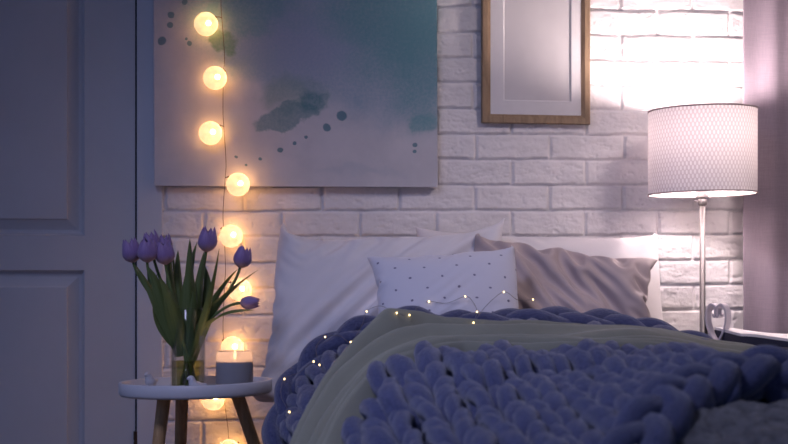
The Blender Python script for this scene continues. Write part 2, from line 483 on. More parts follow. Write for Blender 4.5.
def build_door():
    xr, xl = -0.1745, -0.99
    d = bpy.data.objects.new('door_1', None); d.location = (xr, 0, 0); link(d); struct(d)
    mb = MB()
    zt = 2.02
    # slab with two sunk panels; each panel is a stepped bevel then a raised field
    panels = [(-0.86, -0.315, 0.16, 0.776), (-0.86, -0.315, 0.872, 1.90)]
    yf = -0.004
    xs = [xl, -0.86, -0.315, xr]; zs = [0.01, 0.16, 0.776, 0.872, 1.90, zt]
    for i in range(3):
        for j in range(5):
            if i == 1 and j in (1, 3): continue
            a = [(xs[i], yf, zs[j]), (xs[i + 1], yf, zs[j]), (xs[i + 1], yf, zs[j + 1]), (xs[i], yf, zs[j + 1])]
            mb.add(a, [(0, 1, 2, 3)])
    mb.add([(xr, yf, 0.01), (xr, 0.028, 0.01), (xr, 0.028, zt), (xr, yf, zt)], [(0, 1, 2, 3)])
    mb.build('door_slab', M['door'], d, smooth=False)
    for (a, b, c, e) in panels:
        mb = MB()
        rings = [(0, yf), (0.003, yf + 0.005), (0.006, yf + 0.016), (0.012, yf + 0.020), (0.018, yf + 0.020), (0.046, yf + 0.005), (0.048, yf + 0.001), (0.050, yf + 0.0005)]
        vs = []
        for o_, y in rings:
            vs += [(a + o_, y, c + o_), (b - o_, y, c + o_), (b - o_, y, e - o_), (a + o_, y, e - o_)]
        fs = []
        for k in range(len(rings) - 1):
            for q in range(4):
                fs.append((k * 4 + q, k * 4 + (q + 1) % 4, (k + 1) * 4 + (q + 1) % 4, (k + 1) * 4 + q))
        k = (len(rings) - 1) * 4
        fs.append((k, k + 1, k + 2, k + 3))
        mb.add(vs, fs); mb.build('door_panel', M['door'], d, smooth=False)
    for zc in (0.275, 1.75):
        V, f = tube([(xr + 0.002, -0.010, zc - 0.045), (xr + 0.002, -0.010, zc + 0.045)], 0.0055, 10)
        mb = MB().add(V, f)
        for k in range(3):
            V, f = box(xr - 0.0045, xr + 0.0085, -0.012, -0.0035, zc - 0.04 + k * 0.03, zc - 0.015 + k * 0.03, 0.0015); mb.add(V, f)
        mb.build('hinge', M['hinge'], d)
    # frame
    V, f = box(-0.1695, -0.0965, -0.014, 0.03, 0.0, 2.12, 0.003)
    struct(mesh_obj('trim_1', V, f, M['trim'], smooth=False))
    V, f = box(-1.10, -0.0965, -0.0135, 0.03, 2.03, 2.12, 0.003)
    struct(mesh_obj('trim_2', V, f, M['trim'], smooth=False))
    V, f = box(-1.08, -0.995, -0.014, 0.03, 0.0, 2.12, 0.003)
    struct(mesh_obj('trim_3', V, f, M['trim'], smooth=False))
    V, f = box(-0.178, -0.165, 0.0, 0.029, 0.0, 2.03)  # near-black strip behind the door gap, painting in the shade there
    struct(mesh_obj('door_gap_shade', V, f, M['gap'], smooth=False))
build_door()

# ================================================================== WALL DECORATION
def build_canvas():
    x0, x1, z0 = -0.121, 0.690, 1.0125
    z1 = z0 + 0.82; y0, y1 = -0.016, -0.044
    # painting material in object space (x right, z up), origin at the lower left corner
    t = NT('watercolour_canvas'); c = t.coord()
    n1 = t.noise(5.5, 5, 0.62, c); n2 = t.noise(22, 4, 0.6, c)
    def shift(nd, amt):
        s = t.n('ShaderNodeVectorMath', operation='SUBTRACT'); t.l(nd.outputs['Color'], s.inputs[0]); s.inputs[1].default_value = (0.5, 0.5, 0.5)
        m = t.n('ShaderNodeVectorMath', operation='SCALE'); t.l(s.outputs[0], m.inputs[0]); m.inputs['Scale'].default_value = amt
        return m.outputs[0]
    def addv(a, b):
        s = t.n('ShaderNodeVectorMath', operation='ADD'); t.l(a, s.inputs[0]); t.l(b, s.inputs[1]); return s.outputs[0]
    big = addv(addv(c, shift(n1, 0.22)), shift(n2, 0.03)); small = addv(c, shift(n2, 0.013)); mid = addv(addv(c, shift(n1, 0.08)), shift(n2, 0.045))
    def ell(vec, px, py, rx, ry, ang=0, soft=(1.0, 0.6)):
        p = onY(px, py, y1)
        s = t.n('ShaderNodeVectorMath', operation='SUBTRACT'); t.l(vec, s.inputs[0]); s.inputs[1].default_value = (p.x - x0, 0, p.z - z0)
        mp = t.n('ShaderNodeMapping'); mp.vector_type = 'TEXTURE'
        k = 4.0 / F
        mp.inputs['Scale'].default_value = (rx * k, 1000, ry * k); mp.inputs['Rotation'].default_value = (0, math.radians(ang), 0)
        t.l(s.outputs[0], mp.inputs[0])
        ln = t.n('ShaderNodeVectorMath', operation='LENGTH'); t.l(mp.outputs[0], ln.inputs[0])
        return t.maprange(ln.outputs['Value'], soft[0], soft[1])
    col = (0.62, 0.56, 0.60, 1)
    cn = t.noise(9, 4, 0.6, c)
    col = t.mix(t.maprange(cn.outputs[0], 0.3, 0.7), (0.54, 0.54, 0.585), (0.61, 0.60, 0.64))
    gr = t.maprange(t.noise(120, 3, 0.7, c).outputs[0], 0.3, 0.7)
    def wash(col, mask, colour, amt, grain=0.0):
        m = t.math('MULTIPLY', mask, amt)
        if grain: m = t.math('MULTIPLY', m, t.math('ADD', 1 - grain, t.math('MULTIPLY', gr, grain)))
        return t.mix(m, col, colour)
    slate = (0.27, 0.38, 0.48); teal = (0.13, 0.32, 0.36); deep = (0.07, 0.21, 0.24); green = (0.12, 0.25, 0.19); violet = (0.29, 0.34, 0.50)
    col = wash(col, ell(big, 335, 15, 185, 108, 12, (1.12, 0.72)), slate, 0.84, 0.30)
    col = wash(col, ell(big, 300, 50, 70, 50, 0, (1.3, 0.2)), violet, 0.55)
    col = wash(col, ell(big, 400, 10, 75, 75, 25, (1.25, 0.5)), teal, 0.92, 0.35)
    col = wash(col, ell(big, 425, 60, 40, 75, 0, (1.3, 0.4)), teal, 0.72, 0.4)
    col = wash(col, ell(big, 250, 12, 62, 22, 0, (1.3, 0.4)), teal, 0.65, 0.3)
    col = wash(col, ell(big, 245, 62, 34, 26, 20, (1.3, 0.4)), slate, 0.55, 0.3)
    col = wash(col, ell(big, 285, 100, 35, 20, 0, (1.3, 0.4)), green, 0.45, 0.2)
    col = wash(col, ell(mid, 286, 119, 34, 11, -14, (1.05, 0.8)), deep, 0.66, 0.2)
    col = wash(col, ell(mid, 312, 104, 15, 12, 0, (1.2, 0.5)), deep, 0.70, 0.3)
    col = wash(col, ell(mid, 224, 42, 15, 13, 20, (1.05, 0.75)), green, 0.8, 0.2)
    col = wash(col, ell(mid, 213, 18, 8, 16, 0, (1.2, 0.5)), teal, 0.5, 0.2)
    col = wash(col, ell(mid, 426, 123, 19, 13, -10, (1.1, 0.6)), teal, 0.75, 0.3)
    col = wash(col, ell(mid, 360, 100, 8, 8, 0, (1.2, 0.4)), slate, 0.5, 0.3)
    col = wash(col, ell(mid, 360, 172, 50, 5, 2, (1.3, 0.3)), slate, 0.25, 0.3)
    for (px, py, r) in ((342, 117, 5.6), (327, 128.5, 4.6), (306, 138, 1.9), (295, 144, 2.2), (280, 151, 3.0), (260, 159, 1.9), (415, 146, 2.7), (415, 153, 2.2),
                        (172, 15, 3.6), (171, 25.5, 3.4), (163, 41, 4.2), (190.5, 43.5, 2.9), (186, 2, 2.8), (187, 39, 1.6), (236, 158, 1.6), (246, 165, 1.4)):
        col = wash(col, ell(small, px, py, r, r * 0.95, 0, (1.1, 0.8)), (0.085, 0.20, 0.26), 0.85)
    weave = t.noise(1, 2, 0.5, t.scaled(c, (500, 500, 500)))
    M['canvas'] = t.done(t.pbr(col, 0.8, 0, t.bump(weave.outputs[0], 0.2, 0.001), 0.25))
    root = thing('canvas_painting', 'large frameless canvas with blue green watercolour blots hung beside the door', 'painting', (x0, y1, z0))
    bm_v, bm_f = box(x0, x1, y1, y1 + 0.004, z0, z1, 0.0025)
    mesh_obj('painted_canvas', bm_v, bm_f, M['canvas'], root, smooth=False)
    mb = MB()
    for q in ((x0 + 0.002, x0 + 0.035, z0 + 0.002, z1 - 0.002), (x1 - 0.035, x1 - 0.002, z0 + 0.002, z1 - 0.002)):
        V, f = box(q[0], q[1], y1 + 0.004, y0, q[2], q[3]); mb.add(V, f)
    for q in ((z0 + 0.002, z0 + 0.035), (z1 - 0.035, z1 - 0.002)):
        V, f = box(x0 + 0.035, x1 - 0.035, y1 + 0.004, y0, q[0], q[1]); mb.add(V, f)
    mb.build('stretcher', M['canvas'], root, smooth=False)
    root.rotation_euler = (0, math.radians(-0.30), 0)
build_canvas()

def build_frame():
    a = onY(482, 123, -0.03); b = onY(590, 123, -0.03)
    x0, x1, z0 = a.x, b.x, a.z + 0.001
    z1 = z0 + 0.44; w = 0.026; yb, yf = -0.0155, -0.034
    root = thing('picture_frame', 'thin wooden picture frame with blank white mat hung on the brick wall', 'picture frame', (x0, yb, z0))
    prof = [(0, yb), (0, yf + 0.002), (0.002, yf), (w - 0.010, yf + 0.001), (w - 0.004, yf + 0.005), (w, yf + 0.007), (w, yb)]
    vs = []; fs = []
    for o_, y in prof:
        vs += [(x0 + o_, y, z0 + o_), (x1 - o_, y, z0 + o_), (x1 - o_, y, z1 - o_), (x0 + o_, y, z1 - o_)]
    n = len(prof)
    for k in range(n):
        for q in range(4):
            k2 = (k + 1) % n
            fs.append((k * 4 + q, k * 4 + (q + 1) % 4, k2 * 4 + (q + 1) % 4, k2 * 4 + q))
    mesh_obj('moulding', vs, fs, M['frame_wood'], root, smooth=False)
    # mat with a bevelled window
    p = onY(503, 101, -0.02); q = onY(571, 101, -0.02)
    ix0, ix1, iz0 = p.x, q.x, p.z; iz1 = z1 - (iz0 - z0)
    e = w - 0.004; ym = yf + 0.0085
    vs = []; fs = []
    for (A, B, C, D, y) in ((x0 + e, x1 - e, z0 + e, z1 - e, ym), (ix0, ix1, iz0, iz1, ym), (ix0 + 0.004, ix1 - 0.004, iz0 + 0.004, iz1 - 0.004, ym + 0.004)):
        vs += [(A, y, C), (B, y, C), (B, y, D), (A, y, D)]
    for q_ in range(4):
        fs.append((q_, (q_ + 1) % 4, 4 + (q_ + 1) % 4, 4 + q_))
    mesh_obj('mat', vs, fs, M['mat_board'], root, smooth=False)
    fs2 = [(4 + q_, 4 + (q_ + 1) % 4, 8 + (q_ + 1) % 4, 8 + q_) for q_ in range(4)]
    mesh_obj('mat_bevel', vs[4:], [tuple(i - 4 for i in ff) for ff in fs2], M['bevel_core'], root, smooth=False)
    V, f = box(ix0, ix1, ym + 0.0045, ym + 0.0060, iz0, iz1)
    mesh_obj('print', V, f, M['paper'], root, smooth=False)
    V, f = box(x0 + e, x1 - e, ym - 0.0015, ym - 0.0005, z0 + e, z1 - e)
    mesh_obj('glass', V, f, M['pane'], root, smooth=False)
    V, f = box(x0 + 0.003, x1 - 0.003, yb - 0.0035, yb - 0.0005, z0 + 0.003, z1 - 0.003)
    mesh_obj('backing', V, f, M['backing'], root, smooth=False)
build_frame()

def build_string_lights():
    g = [(206, 24, -0.0805), (215, 78, -0.0805), (210.5, 133, -0.0805), (238, 184.5, -0.0805), (231, 236, -0.0490), (240, 290, -0.0490), (232.5, 348, -0.0490), (213, 399, -0.0490), (229, 451, -0.0490)]
    R = 0.0330
    cx = [222, 223.5, 224, 225, 224, 224.5, 224, 224, 229]
    root = thing('string_lights', 'warm string of small lit globes hanging down the canvas and brick wall', 'string lights', tuple(onY(222, 0, -0.06)))
    cord = []
    for i, (px, py, Y) in enumerate(g):
        cord.append(onY(cx[i] + (1 if i % 2 else -1), py - 22, Y + 0.018)); cord.append(onY(cx[i], py - 4, Y + 0.022))
    cord = [onY(221, -60, -0.065)] + cord + [onY(228, 475, -0.04)]
    V, f = tube(spline(cord, 8), 0.0009, 6)
    mb = MB().add(V, f)
    for i, (px, py, Y) in enumerate(g):      # short leads to each globe
        p0 = onY(cx[i], py - 6, Y + 0.022); c = onY(px, py, Y)
        dirx = 1 if px > cx[i] else -1
        top = c + Vector((-dirx * R * 0.75, 0.012, R * 0.62))
        V, f = tube(bez([p0, (p0 + top) / 2 + Vector((0, 0, 0.006)), top], 8), 0.0013, 6); mb.add(V, f)
    mb.build('cord', M['cord'], root)
    for i, (px, py, Y) in enumerate(g):
        c = onY(px, py, Y)
        V, f = sphere(c, R, 32, 18)
        gl = mesh_obj('globe', V, f, M['globe'], root, origin=None)
        V, f = sphere(c + Vector((0.007, 0.006, 0.004)), 0.0070, 12, 8)
        mesh_obj('bulb', V, f, M['filament'], gl)
        dirx = 1 if px > cx[i] else -1
        d = Vector((-dirx * 0.75, 0.3, 0.62)).normalized()
        V, f = tube([c + d * (R * 0.96), c + d * (R * 1.14)], 0.0035, 10)
        mesh_obj('cap', V, f, M['cord'], gl)
build_string_lights()

# ================================================================== CURTAIN
def build_curtain():
    xl = onY(742, 200, -0.075).x
    nu, nv = 120, 60
    a = np.linspace(0, 1, nu)[:, None] * np.ones((1, nv)); z = np.linspace(0.03, 2.38, nv)[None, :] * np.ones((nu, 1))
    X = xl + a * 0.44
    s = a * 0.44
    Y = -0.085 + 0.018 * np.sin(s * 2 * PI / 0.27 + 2.1) * sstep(0.0, 0.1, s) + 0.012 * np.sin(s * 2 * PI / 0.11 + 0.6 + 0.4 * z) * sstep(0.05, 0.2, s)
    Y = Y + 0.004 * fbm(s * 8, z * 2, 71, 2)
    V = np.stack([X, Y, z], -1).reshape(-1, 3)
    o = mesh_obj('curtain', V, grid_faces(nu, nv), M['curtain'])
    md = o.modifiers.new('hem', 'SOLIDIFY'); md.thickness = 0.003
    tag(o, 'mauve linen curtain hanging to the right of the table lamp', 'curtain')
build_curtain()

# ================================================================== NIGHTSTAND AND ITS THINGS
NS = 0.572
def build_nightstand():
    root = thing('nightstand', 'dark nightstand behind the bed carrying the lit lamp', 'nightstand', (1.55, -0.36, 0))
    V, f = box(1.325, 1.80, -0.62, -0.13, NS - 0.025, NS, 0.003); mesh_obj('top', V, f, M['nightstand'], root, smooth=False)
    V, f = box(1.345, 1.78, -0.60, -0.145, NS - 0.20, NS - 0.025, 0.002); mesh_obj('body', V, f, M['nightstand'], root, smooth=False)
    V, f = box(1.36, 1.765, -0.612, -0.60, NS - 0.185, NS - 0.04, 0.002); dr = mesh_obj('drawer', V, f, M['nightstand'], root, smooth=False)
    V, f = sphere((1.56, -0.622, NS - 0.11), 0.011, 14, 8); mesh_obj('knob', V, f, M['nickel'], dr)
    for sx in (1.37, 1.755):
        for sy in (-0.575, -0.17):
            V, f = tube([(sx, sy, 0), (sx, sy, NS - 0.20)], [0.012, 0.018], 12); mesh_obj('leg', V, f, M['nightstand'], root)
build_nightstand()

LAMP = at(702.5, 200, 3.96)
def build_lamp():
    x, y = LAMP.x, LAMP.y
    root = thing('table_lamp', 'lit table lamp with white woven drum shade on slim metal pole', 'lamp', (x, y, NS))
    ztop = at(0, 104.4 + 6.5, 3.96).z; zbot = at(0, 193.9, 3.96).z
    R = 0.1512
    tilt = math.radians(1.0)
    seg = 128; nz = 14
    V = []; uv = []
    for k in range(nz + 1):
        z = zbot + (ztop - zbot) * k / nz
        r = R * (0.998 + 0.002 * k / nz)
        for j in range(seg + 1):
            a = 2 * PI * j / seg
            V.append((r * math.cos(a), r * math.sin(a), z)); uv.append((j / seg, k / nz))
    V = np.array(V)
    zc = (ztop + zbot) / 2
    def tl(V):
        V = np.array(V, float); out = V.copy(); out[:, 2] = V[:, 2] + V[:, 0] * math.tan(tilt); out[:, 0] = V[:, 0]
        return out + np.array([x, y, 0])
    o = mesh_obj('lamp_shade', tl(V), grid_faces(nz + 1, seg + 1), M['shade'], root)
    set_uv(o, np.array(uv))
    for z in (ztop, zbot):
        prof = [(R - 0.0018, z - 0.0022), (R + 0.0018, z - 0.0022), (R + 0.0018, z + 0.0022), (R - 0.0018, z + 0.0022)]
        v, f = lathe(prof, 96, closed=True); mesh_obj('shade_rim', tl(v), f, M['shade_rim'], o)
    # spider holding the shade
    mb = MB()
    for k in range(3):
        a = k * 2 * PI / 3 + 0.5
        v, f = tube([(x, y, zbot + 0.022), (x + (R - 0.001) * math.cos(a), y + (R - 0.001) * math.sin(a), zbot + 0.022)], 0.0016, 6); mb.add(v, f)
    mb.build('shade_carrier', M['nickel'], root)
    zsock = zbot + 0.05
    v, f = lathe([(0.0, zsock), (0.017, zsock), (0.0185, zsock - 0.004), (0.0195, zbot - 0.004), (0.016, zbot - 0.011), (0.0, zbot - 0.011)], 32, (x, y, 0)); mesh_obj('socket', v, f, M['socket'], root)
    zb = zsock + 0.109; rb = 0.045
    prof = [(rb * math.sin(q), zb + rb * math.cos(q)) for q in np.linspace(0.0, 2.30, 16)] + [(0.0, zb + rb * math.cos(2.30))]
    v, f = lathe(prof, 32, (x, y, 0)); b = mesh_obj('bulb', v, f, M['bulb'], root)
    v, f = lathe([(0.0, zb - rb * 0.672), (rb * 0.75, zb - rb * 0.672), (rb * 0.6, zb - rb * 1.0), (0.0155, zb - rb * 1.7), (0.0135, zb - rb * 1.9), (0.0135, zsock), (0.0, zsock)], 32, (x, y, 0))
    mesh_obj('bulb_base', v, f, M['socket'], b)
    zp = zbot - 0.011
    v, f = lathe([(0.0, zp), (0.009, zp), (0.0125, zp - 0.006), (0.0125, zp - 0.018), (0.0095, zp - 0.022), (0.0, zp - 0.022)], 28, (x, y, 0)); mesh_obj('collar', v, f, M['nickel'], root)
    v, f = tube([(x - 0.010, y - 0.006, zp - 0.010), (x - 0.022, y - 0.010, zp - 0.011)], 0.0016, 8); mb = MB().add(v, f)
    v, f = sphere((x - 0.024, y - 0.010, zp - 0.011), 0.0042, 12, 8, (1, 1, 0.7)); mb.add(v, f); mb.build('knob', M['nickel'], root)
    v, f = lathe([(0.0, zp - 0.02), (0.0078, zp - 0.02), (0.0085, NS + 0.02), (0.014, NS + 0.014), (0.0, NS + 0.014)], 28, (x, y, 0)); mesh_obj('pole', v, f, M['nickel'], root)
    v, f = lathe([(0.0, NS + 0.016), (0.02, NS + 0.015), (0.075, NS + 0.010), (0.085, NS + 0.006), (0.086, NS + 0.0005), (0.0, NS + 0.0005)], 48, (x, y, 0)); mesh_obj('base', v, f, M['nickel'], root)
    p = at(706, 318, 3.955)
    mb = MB(); v, f = box(p.x - 0.004, p.x + 0.004, p.y - 0.004, p.y + 0.004, NS + 0.012, p.z + 0.008, 0.001); mb.add(v, f); mb.build('switch', M['black'], root)
build_lamp()

def build_heart():
    # flat band bent into an open heart with curled ends, standing on the nightstand
    c = at(718, 320, 3.72)
    root_loc = (c.x, c.y, NS)
    half = [(0.0, 0.0), (0.018, 0.028), (0.029, 0.060), (0.028, 0.088), (0.017, 0.106), (0.003, 0.100), (-0.002, 0.084), (0.004, 0.074), (0.010, 0.080)]
    mb = MB()
    ang = math.radians(-56)
    for sgn, wd in ((1, 0.022), (-1, 0.022)):
        pts = [(sgn * a * 1.05, 0, b * 0.98 + 0.001) for a, b in half]
        P = spline(pts, 8)
        n = len(P)
        T = np.gradient(P, axis=0); T /= np.linalg.norm(T, axis=1)[:, None]
        Nn = np.stack([-T[:, 2], np.zeros(n), T[:, 0]], 1)
        th = 0.0028
        vs = []
        for i in range(n):
            for (s, d) in ((1, -1), (1, 1), (-1, 1), (-1, -1)):
                q = P[i] + Nn[i] * th * s + np.array([0, d * wd / 2, 0])
                vs.append((c.x + q[0] * math.cos(ang) - q[1] * math.sin(ang), c.y + q[0] * math.sin(ang) + q[1] * math.cos(ang), NS + 0.002 + q[2] * 1.02))
        fs = grid_faces(n, 4, closed_v=True) + [(0, 1, 2, 3), tuple((n - 1) * 4 + k for k in (3, 2, 1, 0))]
        mb.add(vs, fs)
    o = mb.build('heart_figurine', M['heart'], None, True, root_loc)
    md = o.modifiers.new('edge', 'EDGE_SPLIT'); md.split_angle = math.radians(40)
    tag(o, 'small pale heart-shaped ornament of curled band beside the lamp pole', 'ornament')
build_heart()

def build_book():
    # open book lying on the nightstand: navy cover, pages swelling up and over towards the right
    root = thing('open_book', 'open book with navy cover and white pages right of the heart ornament', 'book', (1.50, -0.50, NS))
    x0, x1, y0, y1 = 1.378, 1.66, -0.615, -0.43
    n = 30
    xs = np.linspace(x0, x1, n)
    s = (xs - x0) / (x1 - x0)
    def top(off):
        return NS + off + 0.015 + 0.020 * np.exp(-(s / 0.42) ** 2)
    def slab(zb, zt, ya, yb):
        vs = []; fs = []
        for i in range(n):
            k = 0.012 if zb[i] > NS + 0.002 else 0.0
            vs += [(xs[i], ya, zb[i] - k / 2), (xs[i], yb, zb[i] + k / 2), (xs[i], yb, zt[i] + 0.006), (xs[i], ya, zt[i] - 0.006)]
        return vs, grid_faces(n, 4, closed_v=True) + [(0, 1, 2, 3), tuple((n - 1) * 4 + k for k in (3, 2, 1, 0))]
    zb = np.full(n, NS + 0.001)
    v, f = slab(zb, top(0.0), y0, y1); mesh_obj('cover', v, f, M['navy'], root, smooth=False)
    v, f = slab(top(0.0005), top(0.0075), y0 + 0.004, y1 - 0.004); mesh_obj('pages', v, f, M['pages'], root, smooth=False)
build_book()

# ================================================================== SIDE TABLE AND ITS THINGS
TC = at(196, 380, 3.45); TX, TY = TC.x, TC.y
TFLOOR = 0.474
def build_table():
    root = thing('side_table', 'round white tray table on wooden legs beside the bed', 'table', (TX, TY, 0))
    R = 0.1875; zt = 0.497
    tilt = 0.020
    prof = [(0.0, 0.464), (R - 0.006, 0.464), (R - 0.002, 0.4665), (R, 0.471), (R, zt - 0.002), (R - 0.002, zt), (R - 0.007, zt), (R - 0.009, zt - 0.002), (R - 0.010, TFLOOR + 0.004), (R - 0.014, TFLOOR), (0.0, TFLOOR)]
    v, f = lathe(prof, 96)
    v = np.array(v); v[:, 2] += v[:, 0] * tilt * 0.8; v += np.array([TX, TY, 0])
    o = mesh_obj('tray_top', v, f, M['table_white'], root)
    md = o.modifiers.new('es', 'EDGE_SPLIT'); md.split_angle = math.radians(50)
    for (ax, ay, bx, by) in ((168, -0.055, 159.5, -0.075), (185, 0.06, 180.5, 0.085), (240, -0.01, 252.5, -0.02)):
        p0 = at(ax - 3, 398, 3.45); p1 = at(bx, 444, 3.45)
        dx = (p1.x - p0.x) / (p0.z - p1.z)
        top = np.array([p0.x, TY + ay, 0.465]); k = 0.465
        bot = np.array([p0.x + dx * k, TY + ay * (1 + 1.4), 0.0])
        t = np.linspace(0, 1, 12)[:, None]
        v, f = tube(top + (bot - top) * t, np.linspace(0.0165, 0.0105, 12), 20)
        mesh_obj('leg', v, f, M['leg_wood'], root)
build_table()

VX = at(188, 380, 3.45)
def build_vase():
    r = 0.0425; z0 = TFLOOR + 0.002; z1 = at(188, 308, 3.45).z
    root = thing('glass_vase', 'clear glass cylinder vase of tulips on the round table', 'vase', (VX.x, VX.y, z0))
    prof = [(0.0, z0), (r - 0.003, z0), (r, z0 + 0.003), (r, z1 - 0.001), (r - 0.0012, z1), (r - 0.0024, z1 - 0.001), (r - 0.0026, z0 + 0.010), (r - 0.006, z0 + 0.007), (0.0, z0 + 0.007)]
    v, f = lathe(prof, 64, (VX.x, VX.y, 0)); mesh_obj('vessel', v, f, M['glass'], root)
    zw = at(188, 361, 3.45).z
    rw = r - 0.0032
    prof = [(0.0, z0 + 0.0075), (rw - 0.003, z0 + 0.0075), (rw, z0 + 0.011), (rw, zw), (0.0, zw - 0.0004)]
    v, f = lathe(prof, 48, (VX.x, VX.y, 0)); mesh_obj('water', v, f, M['water'], root)
build_vase()

def ribbon_leaf(P, width, tilt_dir, fold=0.35, curl=0.0):
    """leaf blade along path P; tilt_dir: approximate width direction"""
    P = np.asarray(P, float); n = len(P)
    T = np.gradient(P, axis=0); T /= np.linalg.norm(T, axis=1)[:, None]
    W = np.array(tilt_dir, float)
    vs = []; uv = []; m = 9
    for i in range(n):
        s = i / (n - 1)
        w = width * (math.sin(PI * min(1, (0.10 + 0.90 * s)) ** 0.85) ** 0.8 if s < 0.999 else 0.02)
        w = max(w, width * 0.03)
        side = W - T[i] * W.dot(T[i]); side /= np.linalg.norm(side)
        nor = np.cross(T[i], side)
        tw = curl * s
        side2 = side * math.cos(tw) + nor * math.sin(tw); nor2 = np.cross(T[i], side2)
        for k in range(m):
            q = -1 + 2 * k / (m - 1)
            ripple = 0.06 * math.sin(s * 9 + q * 2) * abs(q)
            vs.append(P[i] + side2 * (q * w / 2) + nor2 * (w * (fold * abs(q) ** 1.4 * 0.5 + ripple)))
            uv.append((0.5 + q / 2, s))
    return np.array(vs), grid_faces(n, m), np.array(uv)

def bloom_mesh(c, axis, h, R, seed, openness=0.0):
    """tulip head: outer and inner whorl of three petals each; c = base point"""
    rnd = random.Random(seed)
    ax = Vector(axis).normalized()
    q = Vector((0, 0, 1)).rotation_difference(ax)
    mb = []; uv = []; F_ = []; base = 0
    tt = [0, 0.06, 0.15, 0.3, 0.45, 0.6, 0.75, 0.87, 0.95, 1.0]
    rp = [0.12, 0.45, 0.74, 0.97, 1.0, 0.94, 0.83, 0.72, 0.63 + openness * 0.3, 0.57 + openness * 0.4]
    wp = [0.35, 0.75, 0.92, 1.0, 1.0, 0.95, 0.80, 0.58, 0.34, 0.06]
    for wh in range(2):
        for k in range(3):
            a0 = k * 2 * PI / 3 + wh * PI / 3 + rnd.uniform(-0.12, 0.12)
            hh = h * (1.0 - 0.03 * wh + rnd.uniform(-0.05, 0.05)); rs = R * (1.0 if wh == 0 else 0.90)
            half = 1.02 if wh == 0 else 1.0
            m = 11
            for i, t in enumerate(tt):
                for j in range(m):
                    s = -1 + 2 * j / (m - 1)
                    a = a0 + half * wp[i] * s
                    lift = 0.012 * h / 0.06 * abs(s) ** 2 * (t > 0.5) * (t - 0.5)
                    r = rs * rp[i] * (1 + 0.05 * (1 - abs(s)) - (0.10 * abs(s) ** 3 if t > 0.4 else 0)) + rnd.uniform(-1, 1) * 0.0004
                    p = Vector((r * math.cos(a), r * math.sin(a), hh * t - lift))
                    p = q @ p
                    mb.append((c[0] + p.x, c[1] + p.y, c[2] + p.z)); uv.append((0.5 + s / 2, t))
            F_ += grid_faces(len(tt), m, base=base); base += len(tt) * m
    return np.array(mb), F_, np.array(uv)

